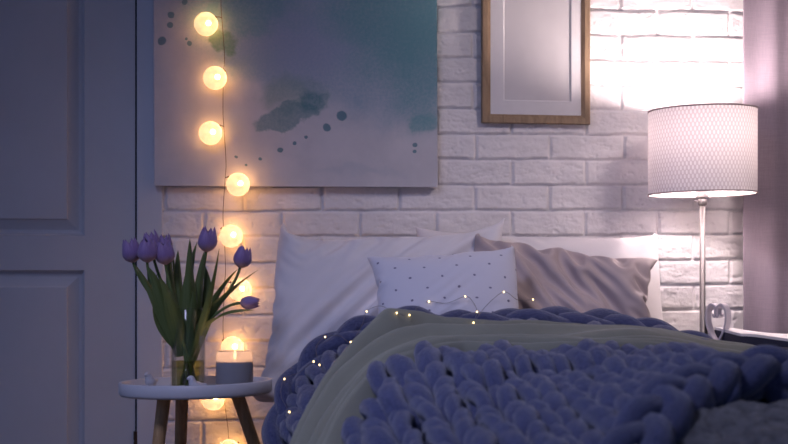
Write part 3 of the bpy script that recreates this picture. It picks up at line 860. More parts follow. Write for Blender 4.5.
def build_tulips():
    T0 = 3.45
    def P(px, py, d=0.0):
        v = at(px, py, T0); v.y += d; return v
    zb = TFLOOR + 0.0105
    # (bloom base px, py, depth, bloom tip px, py, height m, radius m, root dx, label, leaves)
    # leaves: (start px, py, mid px, py, tip px, py, depth, width, fold, curl)
    G = 'tulips in the glass vase'
    tl = [
        ((134, 263, -0.03), (129, 238), 0.062, 0.0235, 0.018, 'leftmost lilac tulip of the bouquet, leaning out in front of the door',
            [((180, 356), (163, 305), (137, 266), -0.045, 0.030, 0.5, 0.3), ((183, 352), (150, 316), (158, 272), -0.02, 0.036, 0.35, 0.9), ((186, 350), (156, 306), (147, 266), 0.0, 0.032, 0.4, -0.5)]),
        ((148, 263, -0.055), (148, 239), 0.060, 0.0245, 0.012, 'lilac tulip second from the left, lowest and nearest of the left cluster',
            [((180, 356), (164, 295), (150, 268), -0.05, 0.040, 0.4, 0.0)]),
        ((153, 255, 0.0), (149, 231), 0.062, 0.0225, 0.006, 'lilac tulip standing highest at the back of the left cluster',
            [((184, 356), (166, 270), (172, 243), 0.0, 0.026, 0.5, 0.4)]),
        ((166, 258, 0.015), (164, 233), 0.060, 0.0185, 0.0, 'slim half hidden lilac tulip behind the left cluster, right of its highest bloom',
            [((186, 356), (176, 280), (178, 250), 0.02, 0.024, 0.5, -0.3), ((185, 350), (182, 300), (171, 246), 0.03, 0.026, 0.45, 0.8)]),
        ((166, 265, -0.035), (163, 240), 0.060, 0.0245, -0.004, 'lilac tulip at the right front of the left cluster, above dark leaves',
            [((183, 356), (178, 305), (160, 277), -0.055, 0.044, 0.35, 0.4), ((189, 356), (192, 290), (190, 239), -0.02, 0.034, 0.5, 0.2)]),
        ((206, 252, 0.0), (208.5, 229), 0.062, 0.0235, -0.008, 'upright lilac tulip in the middle, alone above the vase',
            [((192, 356), (198, 300), (204, 252), -0.02, 0.032, 0.5, 0.0), ((193, 356), (214, 305), (219, 249), -0.045, 0.026, 0.5, 0.7), ((190, 350), (204, 300), (189, 262), -0.03, 0.024, 0.4, 1.1), ((188, 350), (180, 292), (197, 242), 0.01, 0.026, 0.4, -0.9), ((191, 350), (216, 302), (203, 262), 0.02, 0.028, 0.4, -0.8)]),
        ((240, 268, 0.0), (245, 246), 0.056, 0.0225, -0.014, 'lilac tulip to the right with tilted head above a long leaf',
            [((194, 360), (203, 310), (258, 270), -0.01, 0.042, 0.45, 0.6), ((193, 365), (205, 305), (238, 269), 0.01, 0.026, 0.5, 0.2)]),
        ((240, 303, -0.01), (259, 302), 0.050, 0.0165, -0.018, 'drooping closed lilac tulip bud lowest on the right, pointing sideways',
            [((191, 365), (198, 310), (254, 310), -0.02, 0.026, 0.4, 0.5)]),
    ]
    for k, (b, tip, h, R, rdx, label, leaves) in enumerate(tl):
        base = P(b[0], b[1], b[2]); tp = P(tip[0], tip[1], b[2] - 0.004)
        axis = (tp - base).normalized()
        rt = Vector((VX.x + rdx, VX.y + 0.012 * math.cos(k * 2.3), zb))
        root = thing('tulip', label, 'tulip', tuple(rt), G)
        mid1 = Vector((VX.x + rdx * 0.2, VX.y + b[2] * 0.2, zb + 0.13))
        ctrl = base - axis * (0.07 if k < 7 else 0.045)
        if k == 7: mid1 = Vector((VX.x + 0.005, VX.y, zb + 0.125)); ctrl = base - axis * 0.06
        path = bez([rt, mid1, ctrl, base + axis * 0.002], 28)
        v, f = tube(path, np.linspace(0.0042, 0.0034, 28), 10); mesh_obj('stem', v, f, M['stem'], root)
        v, f, uv = bloom_mesh(tuple(base), tuple(axis), h, R, k + 3, 0.0)
        o = mesh_obj('bloom', v, f, M['petal'], root); set_uv(o, uv)
        for (a, m_, e, d, w, fold, curl) in leaves:
            Pp = bez([P(a[0], a[1], d * 0.2), P(m_[0], m_[1], d), P(e[0], e[1], d)], 22)
            v, f, uv = ribbon_leaf(Pp, w, (0.85, 0.35, 0.25), fold, curl)
            o = mesh_obj('leaf', v, f, M['leaf'], root); set_uv(o, uv)
build_tulips()

def build_candle():
    c = at(234.5, 380, 3.40); x, y = c.x, c.y; z0 = TFLOOR + 0.0028
    z1 = at(0, 351, 3.40).z
    root = thing('jar_candle', 'lit candle in frosted blue grey glass jar on the round table', 'candle', (x, y, z0))
    R = 0.0452; H = z1 - z0
    out = [(0.0, z0), (R * 0.88, z0), (R * 0.95, z0 + 0.004), (R * 1.0, z0 + 0.02), (R * 1.01, z0 + H * 0.5), (R * 0.99, z0 + H * 0.78), (R * 0.94, z1 - 0.002), (R * 0.93, z1)]
    inn = [(R * 0.91, z1 - 0.001), (R * 0.965, z0 + H * 0.78), (R * 0.985, z0 + H * 0.5), (R * 0.97, z0 + 0.02), (R * 0.9, z0 + 0.006), (0.0, z0 + 0.006)]
    v, f = lathe(out + inn, 64, (x, y, 0)); mesh_obj('jar', v, f, M['frosted'], root)
    zw = at(0, 361.5, 3.40).z
    w = [(0.0, z0 + 0.0065), (R * 0.89, z0 + 0.007), (R * 0.96, z0 + 0.021), (R * 0.975, z0 + H * 0.5), (R * 0.968, zw), (R * 0.93, zw + 0.001), (R * 0.6, zw - 0.001), (0.0, zw - 0.0015)]
    v, f = lathe(w, 56, (x, y, 0)); mesh_obj('wax', v, f, M['wax'], root)
    v, f = tube([(x, y, zw - 0.002), (x + 0.0006, y, zw + 0.004), (x + 0.0015, y, zw + 0.008)], 0.0009, 8); mesh_obj('wick', v, f, M['wick'], root)
    v, f = lathe([(0.0, zw + 0.005), (0.0025, zw + 0.007), (0.0036, zw + 0.011), (0.0030, zw + 0.017), (0.0015, zw + 0.023), (0.0, zw + 0.028)], 16, (x + 0.001, y, 0)); mesh_obj('flame', v, f, M['flame'], root)
    li = bpy.data.lights.new('candle_light', 'POINT'); li.energy = 0.20; li.color = (1.0, 0.58, 0.30); li.shadow_soft_size = 0.006
    lo = bpy.data.objects.new('candle_light', li); lo.location = (0, 0, zw + 0.018 - z0); link(lo, root)
build_candle()

def build_bird(px, py, t, flip, label, yawd):
    c = at(px, py, t); z0 = TFLOOR + 0.0022
    root = (c.x, c.y, z0)
    # closed body profile along x: tail -> chest, with a head on top
    n, m = 26, 16
    P = spline([(-0.026, 0, 0.020), (-0.016, 0, 0.0165), (-0.004, 0, 0.0145), (0.007, 0, 0.0165), (0.012, 0, 0.026), (0.0150, 0, 0.034), (0.0215, 0, 0.0345), (0.0270, 0, 0.0335)], 5)
    rr = np.interp(np.linspace(0, 7, len(P)), range(8), [0.0016, 0.0065, 0.0125, 0.0135, 0.0095, 0.0085, 0.0055, 0.0006])
    V, f = tube(P, rr, 16)
    s = 0.95
    V = V * s
    V[:, 2] = np.maximum(V[:, 2], 0.0)
    if flip: V[:, 0] *= -1
    a = math.radians(yawd)
    W = V.copy(); W[:, 0] = V[:, 0] * math.cos(a) - V[:, 1] * math.sin(a); W[:, 1] = V[:, 0] * math.sin(a) + V[:, 1] * math.cos(a)
    o = mesh_obj('bird_figurine', W + np.array(root), f, M['ceramic'], None, True, root)
    o.data.flip_normals() if flip else None
    tag(o, label, 'figurine', 'ceramic birds on the table')
build_bird(151.5, 380, 3.50, True, 'little pale ceramic bird alone at the left of the round table', 50)
build_bird(197, 380, 3.345, True, 'little pale ceramic bird in front of the glass vase', 15)

# ================================================================== BED
MT = 0.355
def build_bed():
    root = thing('bed', 'bed with pale mattress almost hidden under its pillows and blankets', 'bed', (0.82, -1.16, 0))
    v, f = box(0.36, 1.29, -2.24, -0.05, 0.20, MT, 0.035, 4); mesh_obj('mattress', v, f, M['mattress'], root)
    v, f = box(0.365, 1.285, -2.23, -0.055, 0.10, 0.198, 0.006); mesh_obj('bed_base', v, f, M['bedwood'], root, smooth=False)
    for sx in (0.42, 1.23):
        for sy in (-2.15, -0.15):
            v, f = tube([(sx, sy, 0), (sx, sy, 0.101)], [0.02, 0.025], 14); mesh_obj('leg', v, f, M['bedwood'], root)
build_bed()

YK = [-2.62, -2.5, -2.3, -2.1, -1.9, -1.7, -1.5, -1.3, -1.1, -0.92, -0.72, -0.58]
ZK = [0.32, 0.355, 0.365, 0.378, 0.395, 0.428, 0.458, 0.484, 0.525, 0.566, 0.592, 0.570]
def Htop(X, Y):
    X = np.asarray(X, float); Y = np.asarray(Y, float)
    h = np.interp(Y, YK, ZK)
    h = h + 0.016 * vnoise(X * 8 + 1, Y * 8 + 2, 85) * sstep(-1.2, -1.4, Y) + 0.070 * sstep(0.52, 0.92, X) * sstep(-1.35, -1.70, Y) + 0.05 * sstep(0.62, 0.82, X) * sstep(-1.74, -1.95, Y)
    h = h + 0.010 * vnoise(X * 5 + 3, Y * 5, 81) + 0.012 * vnoise(X * 2.4, Y * 2.4 + 5, 83)
    h = h - 0.05 * sstep(0.95, 1.25, X) * sstep(-1.9, -1.5, Y)
    return h

def xedge(Y):
    return 0.222 + 0.062 * (-0.75 - np.clip(Y, -2.3, -0.6))

RBL, RBR = 0.27, 0.09
def surf(a, Y, off):
    """bedding surface: a = distance across the bed (world x while on top), bends down past both long edges"""
    a, Y, off = np.broadcast_arrays(np.asarray(a, float), np.asarray(Y, float), np.asarray(off, float))
    xl = xedge(Y) + RBL; xr = np.full_like(xl, 1.25)
    x = np.clip(a, xl, xr)
    z = Htop(x, Y)
    sl = np.maximum(xl - a, 0); sr = np.maximum(a - xr, 0)
    s = np.maximum(sl, sr); sg = np.where(sl > 0, -1.0, 1.0)
    RB = np.where(sl > 0, RBL, RBR)
    ph = np.minimum(s / RB, PI / 2); ex = np.maximum(s - RB * PI / 2, 0)
    X = x + sg * RB * np.sin(ph); Z = z - RB * (1 - np.cos(ph)) - ex
    nx = sg * np.sin(ph); nz = np.cos(ph)
    return np.stack([X + nx * off, Y + 0 * X, Z + nz * off], -1)

def build_duvet():
    nu, nv = 220, 200
    a = np.linspace(0.215 - 0.10, 1.25 + 0.30, nu)[:, None] * np.ones((1, nv)); Y = np.linspace(-0.60, -2.60, nv)[None, :] * np.ones((nu, 1))
    a = np.linspace(0, 1, nu)[:, None] * np.ones((1, nv))
    lo = xedge(Y) - 0.05; a = lo + a * (1.52 - lo)
    off = 0.016 * fbm(a * 34, Y * 13, 91, 4, 0.6) - 0.026 + 0.022 * sstep(0.55, 0.75, a) * sstep(-1.68, -1.85, Y)
    P = surf(a, Y, off).reshape(-1, 3)
    # tucked back edge
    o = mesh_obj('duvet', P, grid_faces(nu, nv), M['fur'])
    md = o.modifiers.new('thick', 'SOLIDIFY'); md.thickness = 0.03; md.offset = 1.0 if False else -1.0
    tag(o, 'shaggy pale grey duvet, coloured dark for shade, showing under the front right edge of the knitted blanket', 'duvet')
    return o
DUV = build_duvet()

# ---------------------------------------------------------------- throw
def throw_bounds(a):
    yb = np.interp(a, [-0.3, 0.10, 0.22, 0.34, 0.50, 1.3, 1.6], [-1.30, -1.26, -1.16, -1.02, -0.905, -0.895, -0.90])
    yf = np.interp(a, [-0.3, 0.05, 0.25, 0.40, 0.55, 1.3, 1.6], [-1.78, -1.72, -1.50, -1.27, -1.19, -1.18, -1.18])
    return yb, yf

def build_throw():
    nu, nv = 200, 90
    A = np.linspace(0.02, 1.42, nu)[:, None] * np.ones((1, nv)); w = np.linspace(0, 1, nv)[None, :] * np.ones((nu, 1))
    yb, yf = throw_bounds(A)
    Y = yb + (yf - yb) * w
    sm = 0.066
    fold = 0.027 * np.abs(np.sin(w * PI * 4.3 + 1.2 * vnoise(A * 2.2, w * 2, 101) * 2 + 0.6)) ** 1.0 \
         + 0.020 * np.sin(w * PI * 9 + 3 * vnoise(A * 3, w * 1.5, 103)) * sstep(1.3, 0.3, A)
    peak = 0.038 * np.exp(-np.abs((A - 0.445) / 0.05) ** 1.3 - ((w - 0.06) / 0.16) ** 2)
    roll = -0.035 * (1 - sstep(0.0, 0.07, w)) - 0.012 * (1 - sstep(0.05, 0.35, w)) - 0.03 * sstep(0.94, 1.0, w)
    off = sm + fold + peak + roll + 0.006 * fbm(A * 10, w * 5, 107, 3)
    P = surf(A, Y, off).reshape(-1, 3)
    o = mesh_obj('throw_blanket', P, grid_faces(nu, nv), M['sage'])
    md = o.modifiers.new('thick', 'SOLIDIFY'); md.thickness = 0.006; md.offset = 1.0
    tag(o, 'folded sage green throw lying across the bed over the knitted blanket', 'throw')
build_throw()

# ---------------------------------------------------------------- chunky knit
def knit_bounds(Y):
    """left and right reach (in surf 'a') of the course at Y"""
    if Y > -1.17: lo = xedge(Y) - 0.02
    else: lo = float(np.interp(Y, [-2.6, -1.75, -1.50, -1.27, -1.17], [0.20, 0.18, 0.30, 0.42, 0.50])) + 0.02
    if Y > -0.92: hi = 1.10
    elif Y > -1.662: hi = 1.42
    else: hi = 1.045 - (-1.662 - Y) * 1.393
    return lo, hi

def knit_off(Y):
    return float(np.interp(Y, [-2.6, -1.7, -1.40, -1.25, -1.17, -0.6], [0.036, 0.042, 0.060, 0.078, 0.030, 0.030]))

def build_knit():
    W, Hc = 0.076, 0.070
    rows = []
    y = -0.815
    while y > -1.38:            # the part behind and beneath the throw, reaching down the left side
        hi = 1.10 if y > -0.90 else float(np.interp(y, [-1.40, -1.26, -1.16, -1.02, -0.905], [0.06, 0.16, 0.28, 0.40, 0.56]))
        rows.append((y, xedge(y) - 0.02, hi, 0.010)); y -= Hc
    y = -1.225
    while y > -2.46:            # the heaped front part
        lo, hi = knit_bounds(y); rows.append((y, lo, hi, knit_off(y))); y -= Hc
    pts = []; rad = []
    per = 14
    for j, (Y, lo, hi, oz) in enumerate(rows):
        if hi - lo < 0.08: continue
        n = max(2, int(round((hi - lo) / W)))
        th = np.linspace(0, 2 * PI * n, n * per + 1)
        # keep the wales aligned between courses
        k = np.floor(lo / W) * W
        a = k + W * th / (2 * PI) + 0.17 * W * np.sin(2 * th)
        yy = Y + 0.98 * Hc * np.cos(th)
        hz = -0.023 * np.cos(2 * th) + 0.006
        jx = 0.016 * vnoise(a * 14, np.full_like(a, j * 1.7), 111); jy = 0.026 * vnoise(a * 12 + 9, np.full_like(a, j * 1.3), 113); jz = 0.034 * vnoise(a * 13 + 4, np.full_like(a, j * 1.1), 117)
        P = surf(a + jx, yy + jy, oz + hz + jz)
        r = 0.0215 * (1 + 0.7 * vnoise(a * 20, np.full_like(a, j * 2.3), 119))
        if j % 2: P = P[::-1]; r = r[::-1]
        pts.append(P); rad.append(r)
    P = np.concatenate(pts); R = np.concatenate(rad)
    seg = 10
    V, f = tube(P, R, seg)
    root_loc = (0.8, -1.5, 0.5)
    o = mesh_obj('knitted_blanket', V, f, M['wool'], None, True, root_loc)
    L = np.concatenate([[0], np.cumsum(np.linalg.norm(np.diff(P, axis=0), axis=1))])
    set_uv(o, np.stack([np.repeat(L / 0.06, seg), np.tile(np.arange(seg) / seg, len(P))], 1))
    tag(o, 'slate blue chunky knitted blanket heaped across the front of the bed', 'blanket')
    # plaited borders: back edge with the left drop, and the loose front right edge
    def rope(path, r, pitch, name, amp=0.75):
        P = spline(path, 24)
        # resample evenly
        L = np.concatenate([[0], np.cumsum(np.linalg.norm(np.diff(P, axis=0), axis=1))])
        n = int(L[-1] / 0.006); s = np.linspace(0, L[-1], n)
        P = np.stack([np.interp(s, L, P[:, k]) for k in range(3)], 1)
        T = np.gradient(P, axis=0); T /= np.linalg.norm(T, axis=1)[:, None]
        up = np.array([0, -0.3, 1.0]); S = np.cross(T, up); S /= np.linalg.norm(S, axis=1)[:, None]; U = np.cross(S, T)
        strands = []
        for q in range(3):
            ph = s / pitch * 2 * PI + q * 2 * PI / 3
            jit = vnoise(s * 9, np.full_like(s, q * 3.1), 131)
            strands.append((P + S * (np.sin(ph) * r * amp * 1.35)[:, None] + U * (np.sin(2 * ph) * r * 0.45 + jit * 0.010)[:, None],
                            r * (0.88 + 0.30 * vnoise(s * 14, np.full_like(s, q * 1.7), 133))))
        # one continuous yarn there and back
        Q = np.concatenate([strands[0][0], strands[1][0][::-1], strands[2][0]]); RR = np.concatenate([strands[0][1], strands[1][1][::-1], strands[2][1]])
        V, f = tube(Q, RR, 10)
        b = mesh_obj(name, V, f, M['wool'], o)
        LL = np.concatenate([[0], np.cumsum(np.linalg.norm(np.diff(Q, axis=0), axis=1))])
        set_uv(b, np.stack([np.repeat(LL / 0.06, 10), np.tile(np.arange(10) / 10, len(Q))], 1))
    back = []
    for a, Y in ((0.02, -1.00), (0.08, -0.92), (0.16, -0.83), (0.25, -0.76), (0.36, -0.73), (0.5, -0.72), (0.65, -0.715), (0.8, -0.715), (0.95, -0.72), (1.05, -0.735), (1.12, -0.80), (1.18, -0.92)):
        back.append(surf(a, Y, 0.052))
    rope(back, 0.024, 0.36, 'plaited_edge')
    fr = [(825, 366, 2.56), (788, 369, 2.5), (742, 373, 2.45), (704, 384, 2.38), (672, 403, 2.28), (648, 430, 2.18), (630, 460, 2.10), (610, 492, 2.03)]
    rope([at(*q) for q in fr], 0.028, 0.30, 'plaited_edge')
build_knit()

# ---------------------------------------------------------------- pillows
def sim_pillow(wid, hei, nu, nv, corners, T, seed=0, steps=70, its=12, press=1.0, shrink=1.0, bend=0.15, shear=0.0, pin=0.12, lump=0.25, lowfreq=60, grav=0.0, drag=None):
    """inflate two flat sheets sewn along the edge; corners: local target positions (u right, v down) of TL,TR,BR,BL"""
    rs = np.random.RandomState(seed)
    u = np.linspace(0, 1, nu)[:, None]; v = np.linspace(0, 1, nv)[None, :]
    TL, TR, BR, BL = [np.array(c, float) for c in corners]
    B = ((1 - v) * (1 - u))[..., None] * TL + ((1 - v) * u)[..., None] * TR + (v * u)[..., None] * BR + (v * (1 - u))[..., None] * BL
    P = np.zeros((2, nu, nv, 3)); P[..., :2] = B
    k = (4 * u * (1 - u) * 4 * v * (1 - v))
    nz = rs.randn(nu, nv)
    for _ in range(3):
        nz = (nz + np.roll(nz, 1, 0) + np.roll(nz, -1, 0) + np.roll(nz, 1, 1) + np.roll(nz, -1, 1)) / 5
    nzl = rs.randn(nu, nv)
    for _ in range(int(lowfreq)):
        nzl = (nzl + np.roll(nzl, 1, 0) + np.roll(nzl, -1, 0) + np.roll(nzl, 1, 1) + np.roll(nzl, -1, 1)) / 5
    nzl = nzl / np.abs(nzl).max()
    P[0, ..., 2] = k * T * 0.3 + 0.004 * nz * (k > 0); P[1, ..., 2] = -k * T * 0.25
    lu, lv = wid * shrink / (nu - 1), hei * shrink / (nv - 1)
    ld = np.hypot(lu, lv)
    V = np.zeros_like(P)
    def con(A, a, b, L, kk, only=0):
        d = A[b] - A[a]; l = np.sqrt((d * d).sum(-1)) + 1e-9
        c = (0.5 * kk * (1 - L / l))
        if only: c = np.where(l < L, c, 0) if only < 0 else np.where(l > L, c, 0)
        c = c[..., None] * d
        A[a] += c; A[b] -= c
    S = slice
    def sl(axis, start, step, n, off):
        m = len(range(start, n - off, step))
        a = S(start, start + (m - 1) * step + 1, step); b = S(start + off, start + off + (m - 1) * step + 1, step)
        return a, b
    al = S(None)
    sets = []
    for st in (0, 1):
        a, b = sl(0, st, 2, nu, 1); sets.append(((al, a, al), (al, b, al), lu, 1.0, 0))
        a, b = sl(0, st, 2, nv, 1); sets.append(((al, al, a), (al, al, b), lv, 1.0, 0))
    for su in (0, 1):
        a, b = sl(0, su, 2, nu, 1)
        sets.append(((al, a, S(0, nv - 1)), (al, b, S(1, nv)), ld * (1 + shear), 0.5, 0))
        sets.append(((al, a, S(1, nv)), (al, b, S(0, nv - 1)), ld * (1 - shear), 0.5, 0))
    for st in (0, 1, 2, 3):
        a, b = sl(0, st, 4, nu, 2); sets.append(((al, a, al), (al, b, al), 2 * lu, bend, 0))
        a, b = sl(0, st, 4, nv, 2); sets.append(((al, al, a), (al, al, b), 2 * lv, bend, 0))
    for st in range(6):
        a, b = sl(0, st, 6, nu, 3); sets.append(((al, a, al), (al, b, al), 3 * lu, bend * 0.8, 0))
        a, b = sl(0, st, 6, nv, 3); sets.append(((al, al, a), (al, al, b), 3 * lv, bend * 0.8, 0))
    def sew():
        for q in ((S(0, 1), al), (S(nu - 1, nu), al), (al, S(0, 1)), (al, S(nv - 1, nv))):
            m = 0.5 * (P[(0,) + q] + P[(1,) + q]); P[(0,) + q] = m; P[(1,) + q] = m
    core = T * (k ** 0.45) * (0.78 + lump * nzl)
    core[0]=core[-1]=0; core[:,0]=core[:,-1]=0
    for s in range(steps):
        # normals
        du = np.gradient(P, axis=1); dv = np.gradient(P, axis=2)
        n = np.cross(du, dv); 
        n[1] *= -1
        n[0] *= 1
        ar = np.sqrt((n * n).sum(-1, keepdims=True)) + 1e-12
        n = n / ar
        # outward: front layer +z
        n[0] *= np.sign(n[0, ..., 2].mean()); n[1] *= -np.sign(n[1, ..., 2].mean())
        pr = press * np.clip((T * 1.15 - np.abs(P[..., 2])) / T, -0.4, 1)[..., None]
        V = V * 0.90 + n * pr * 0.0006
        V[..., 1] += grav
        if drag is not None: V[..., 0] += drag[0] * (1 if s > steps * 0.4 else 0); V[..., 1] += drag[1] * (1 if s > steps * 0.4 else 0)
        Pp = P.copy()
        P += V
        for it in range(its):
            for (a, b, L, kk, only) in sets: con(P, a, b, L, kk, only)
            sew()
            # the filling inside: cloth cannot sink below it, nor swell far above it
            P[0, ..., 2] = np.maximum(P[0, ..., 2], core); P[1, ..., 2] = np.minimum(P[1, ..., 2], -core * 0.8)
            for (i, j, c) in ((0, 0, TL), (nu - 1, 0, TR), (nu - 1, nv - 1, BR), (0, nv - 1, BL)):
                P[:, i, j, :2] += pin * (c - P[:, i, j, :2]); P[:, i, j, 2] *= 0.5
        V = (P - Pp) * 0.7
    return P

def pillow(name, TL, TR, BR, BL, T, mat, label, group=None, nu=92, nv=70, uv=False, seed=0, cat='pillow', smooth=2, crease=1.9, ear=(), **kw):
    TL, TR, BR, BL = [np.array(tuple(p), float) for p in (TL, TR, BR, BL)]
    right = (TR - TL + BR - BL) / 2; wid = np.linalg.norm(right); right /= wid
    down = (BL - TL + BR - TR) / 2; hei = np.linalg.norm(down); down /= hei
    nor = np.cross(down, right); nor /= np.linalg.norm(nor)
    if nor[1] > 0: nor = -nor
    S = sim_pillow(wid, hei, nu, nv, [(0, 0), (wid, 0), (wid, hei), (0, hei)], T, seed=seed, **kw)
    for _ in range(smooth):
        for L in range(2):
            Q = S[L]
            Q[1:-1, 1:-1] = 0.5 * Q[1:-1, 1:-1] + 0.125 * (Q[2:, 1:-1] + Q[:-2, 1:-1] + Q[1:-1, 2:] + Q[1:-1, :-2])
            Q[1:-1, 0] = 0.5 * Q[1:-1, 0] + 0.25 * (Q[2:, 0] + Q[:-2, 0]); Q[1:-1, -1] = 0.5 * Q[1:-1, -1] + 0.25 * (Q[2:, -1] + Q[:-2, -1])
            Q[0, 1:-1] = 0.5 * Q[0, 1:-1] + 0.25 * (Q[0, 2:] + Q[0, :-2]); Q[-1, 1:-1] = 0.5 * Q[-1, 1:-1] + 0.25 * (Q[-1, 2:] + Q[-1, :-2])
    for q in ((0, slice(None)), (-1, slice(None)), (slice(None), 0), (slice(None), -1)):
        m = 0.5 * (S[0][q] + S[1][q]); S[0][q] = m; S[1][q] = m
    u = S[..., 0] / wid; v = S[..., 1] / hei
    if crease != 1.0:
        for L in range(2):
            Q = S[L].copy()
            for _ in range(26):
                Q[1:-1, 1:-1] = 0.4 * Q[1:-1, 1:-1] + 0.15 * (Q[2:, 1:-1] + Q[:-2, 1:-1] + Q[1:-1, 2:] + Q[1:-1, :-2])
            S[L] = Q + (S[L] - Q) * crease
        u = S[..., 0] / wid; v = S[..., 1] / hei
    for (uc, dep, wd) in ear:
        v = v + dep * np.exp(-((u - uc) / wd) ** 2) * np.clip(1 - v, 0, 1) ** 3
    U = u[..., None]; Vv = v[..., None]
    P = (1 - Vv) * ((1 - U) * TL + U * TR) + Vv * ((1 - U) * BL + U * BR) + nor * S[..., 2:3]
    Vs = P.reshape(-1, 3); N = nu * nv
    Fs = grid_faces(nu, nv) + [tuple(q[::-1]) for q in grid_faces(nu, nv, base=N)]
    o = mesh_obj(name, Vs, Fs, mat, None, True, tuple((TL + TR + BR + BL) / 4))
    if uv:
        a = np.linspace(0, 1, nu)[:, None] * np.ones((1, nv)); b = np.linspace(0, 1, nv)[None, :] * np.ones((nu, 1))
        set_uv(o, np.concatenate([np.stack([a, b], -1).reshape(-1, 2)] * 2))
    bm = bmesh.new(); bm.from_mesh(o.data); bmesh.ops.remove_doubles(bm, verts=bm.verts, dist=1e-5); bmesh.ops.recalc_face_normals(bm, faces=bm.faces); bm.to_mesh(o.data); bm.free()
    o.data.polygons.foreach_set('use_smooth', [True] * len(o.data.polygons))
    md = o.modifiers.new('smooth', 'SUBSURF'); md.levels = 1; md.render_levels = 1
    tag(o, label, cat, group)
    return o

G = 'pillows at the head of the bed'
# rear right pillow, half behind the grey one
pillow('pillow', at(408, 214, 3.97), at(652, 226, 3.95), at(668, 335, 3.78), at(410, 335, 3.78), 0.050, M['cotton_warm'], 'white pillow standing at the back right, half hidden by the grey pillow', G,
       seed=11, shrink=1.02, press=0.35, bend=0.3, shear=-0.05, lump=0.4, lowfreq=150, drag=(0.0001, 0.0004))
# big left pillow
pillow('pillow', at(284, 216, 3.85), at(513, 203, 3.84), at(500, 384, 3.62), at(246, 392, 3.66), 0.060, M['cotton'], 'large plump white pillow at the left leaning against the brick wall', G,
       seed=15, shrink=1.04, press=0.30, bend=0.25, pin=0.4, shear=0.13, lump=0.5, lowfreq=150, drag=(0.0, 0.0006), ear=((0.17, 0.04, 0.10),))
# grey pillow
pillow('pillow', at(484, 228, 3.78), at(664, 259, 3.76), at(672, 354, 3.62), at(480, 352, 3.63), 0.046, M['taupe'], 'taupe grey satin pillow with creased right corner at the right', G,
       seed=13, shrink=1.13, press=0.15, bend=0.15, shear=-0.09, lump=0.6, lowfreq=60, drag=(-0.0004, 0.0002))
# small dotted cushion
pillow('cushion', at(361, 254, 3.55), at(508, 238, 3.55), at(511, 340, 3.42), at(358, 342, 3.42), 0.043, M['dotted'], 'small white cushion with dark dots in front of the large white pillow', None,
       seed=14, shrink=1.04, press=0.3, bend=0.2, shear=0.08, lump=0.4, lowfreq=120, drag=(0.0003, 0.0002), uv=True, cat='cushion')

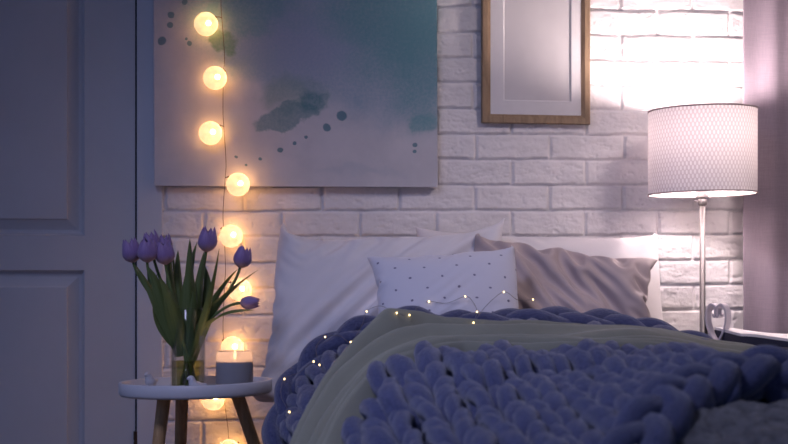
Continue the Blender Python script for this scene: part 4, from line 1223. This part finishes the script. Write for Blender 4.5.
# ---------------------------------------------------------------- fairy lights on the bedding
def build_fairy():
    pts = [(289.3, 412, 2.93), (281, 395, 3.02), (284.4, 379, 3.10), (300, 372, 3.06), (313.7, 361.6, 3.03), (319.4, 365, 3.01), (316, 348, 3.10), (325, 337, 3.15), (340, 336, 3.15), (350.7, 342, 3.08),
           (362, 325, 3.14), (366.6, 311.5, 3.24), (380, 306, 3.27), (396.8, 313, 3.24), (409.4, 315, 3.23), (419, 306, 3.27), (428.9, 301.5, 3.27), (447, 303, 3.26), (465.3, 296.4, 3.25), (473, 302, 3.24), (477, 311.9, 3.22), (473.5, 322.7, 3.08), (486, 306, 3.24), (503.8, 292, 3.26), (518, 300, 3.26), (533, 299.5, 3.27)]
    bulbs = [0, 2, 4, 5, 7, 9, 11, 13, 14, 16, 18, 20, 21, 23, 25]
    trees = []
    bpy.context.view_layer.update()
    dg = bpy.context.evaluated_depsgraph_get()
    for o in SC.objects:
        if o.type == 'MESH' and o.name.split('.')[0] in ('knitted_blanket', 'plaited_edge', 'throw_blanket', 'pillow', 'cushion', 'duvet', 'tray_top'):
            ev = o.evaluated_get(dg); me = ev.to_mesh(); mw = o.matrix_world
            trees.append(BVHTree.FromPolygons([mw @ v.co for v in me.vertices], [tuple(p.vertices) for p in me.polygons])); ev.to_mesh_clear()
    def rest(px, py, t):
        d = (at(px, py, 3.0) - CAM).normalized(); best = (at(px, py, t) - CAM).length + 0.15
        for tr in trees:
            h = tr.ray_cast(CAM, d)
            if h[0] is not None and h[3] < best: best = h[3]
        return CAM + d * (best - 0.006)
    P = [rest(*p) for p in pts]
    root = thing('fairy_lights', 'thin wire of tiny lit fairy lights trailing over the blanket edge and cushion', 'fairy lights', tuple(P[0]))
    v, f = tube(spline(P, 8), 0.0006, 5); mesh_obj('wire', v, f, M['wire'], root)
    for i in bulbs:
        v, f = sphere(P[i], 0.0019, 12, 8, (1, 1, 1.2)); mesh_obj('fairy_bulb', v, f, M['fairy'], root)
build_fairy()

# ================================================================== LIGHT
w = bpy.data.worlds.new('dusk'); SC.world = w; w.use_nodes = True
bg = w.node_tree.nodes['Background']; bg.inputs[0].default_value = (0.26, 0.38, 0.82, 1); bg.inputs[1].default_value = 0.32

def area(name, loc, target, size, energy, color, sy=None):
    li = bpy.data.lights.new(name, 'AREA'); li.energy = energy; li.color = color; li.size = size
    if sy: li.shape = 'RECTANGLE'; li.size_y = sy
    o = bpy.data.objects.new(name, li); o.location = loc
    o.rotation_euler = (Vector(target) - Vector(loc)).to_track_quat('-Z', 'Y').to_euler()
    link(o); return o
top_fill = area('dusk_fill_light', (-0.55, -2.3, 2.34), (0.6, -1.1, 0.5), 0.6, 8.5, (0.60, 0.62, 1.0), 0.6); top_fill.data.spread = math.radians(85)  # added bluish fill from above for the bedding; the ceiling has no opening

pink_fill = area('pink_fill_light', (1.75, -1.7, 2.25), (1.18, -0.05, 0.78), 0.35, 2.0, (1.0, 0.80, 0.78)); pink_fill.data.spread = math.radians(60)  # added pinkish fill to brighten the wall and pillows; no lamp stands here

# ================================================================== CAMERA
cd = bpy.data.cameras.new('camera'); co = bpy.data.objects.new('camera', cd); link(co)
co.location = CAM; co.rotation_euler = (PI / 2, 0, -YAW)
cd.sensor_fit = 'HORIZONTAL'; cd.sensor_width = 36.0; cd.lens = 36.0 * F / 788.0
cd.shift_y = (HOR - 222.0) / 788.0
cd.clip_start = 0.05
cd.dof.use_dof = True; cd.dof.focus_distance = 3.7; cd.dof.aperture_fstop = 3.7
SC.camera = co

SC.view_settings.view_transform = 'Standard'; SC.view_settings.look = 'None'; SC.view_settings.gamma = 1.0
SC.view_settings.use_curve_mapping = False; SC.view_settings.exposure = 0.0
SC.cycles.use_denoising = True
SC.cycles.max_bounces = 8; SC.cycles.transparent_max_bounces = 24
SC.cycles.caustics_reflective = False; SC.cycles.caustics_refractive = False
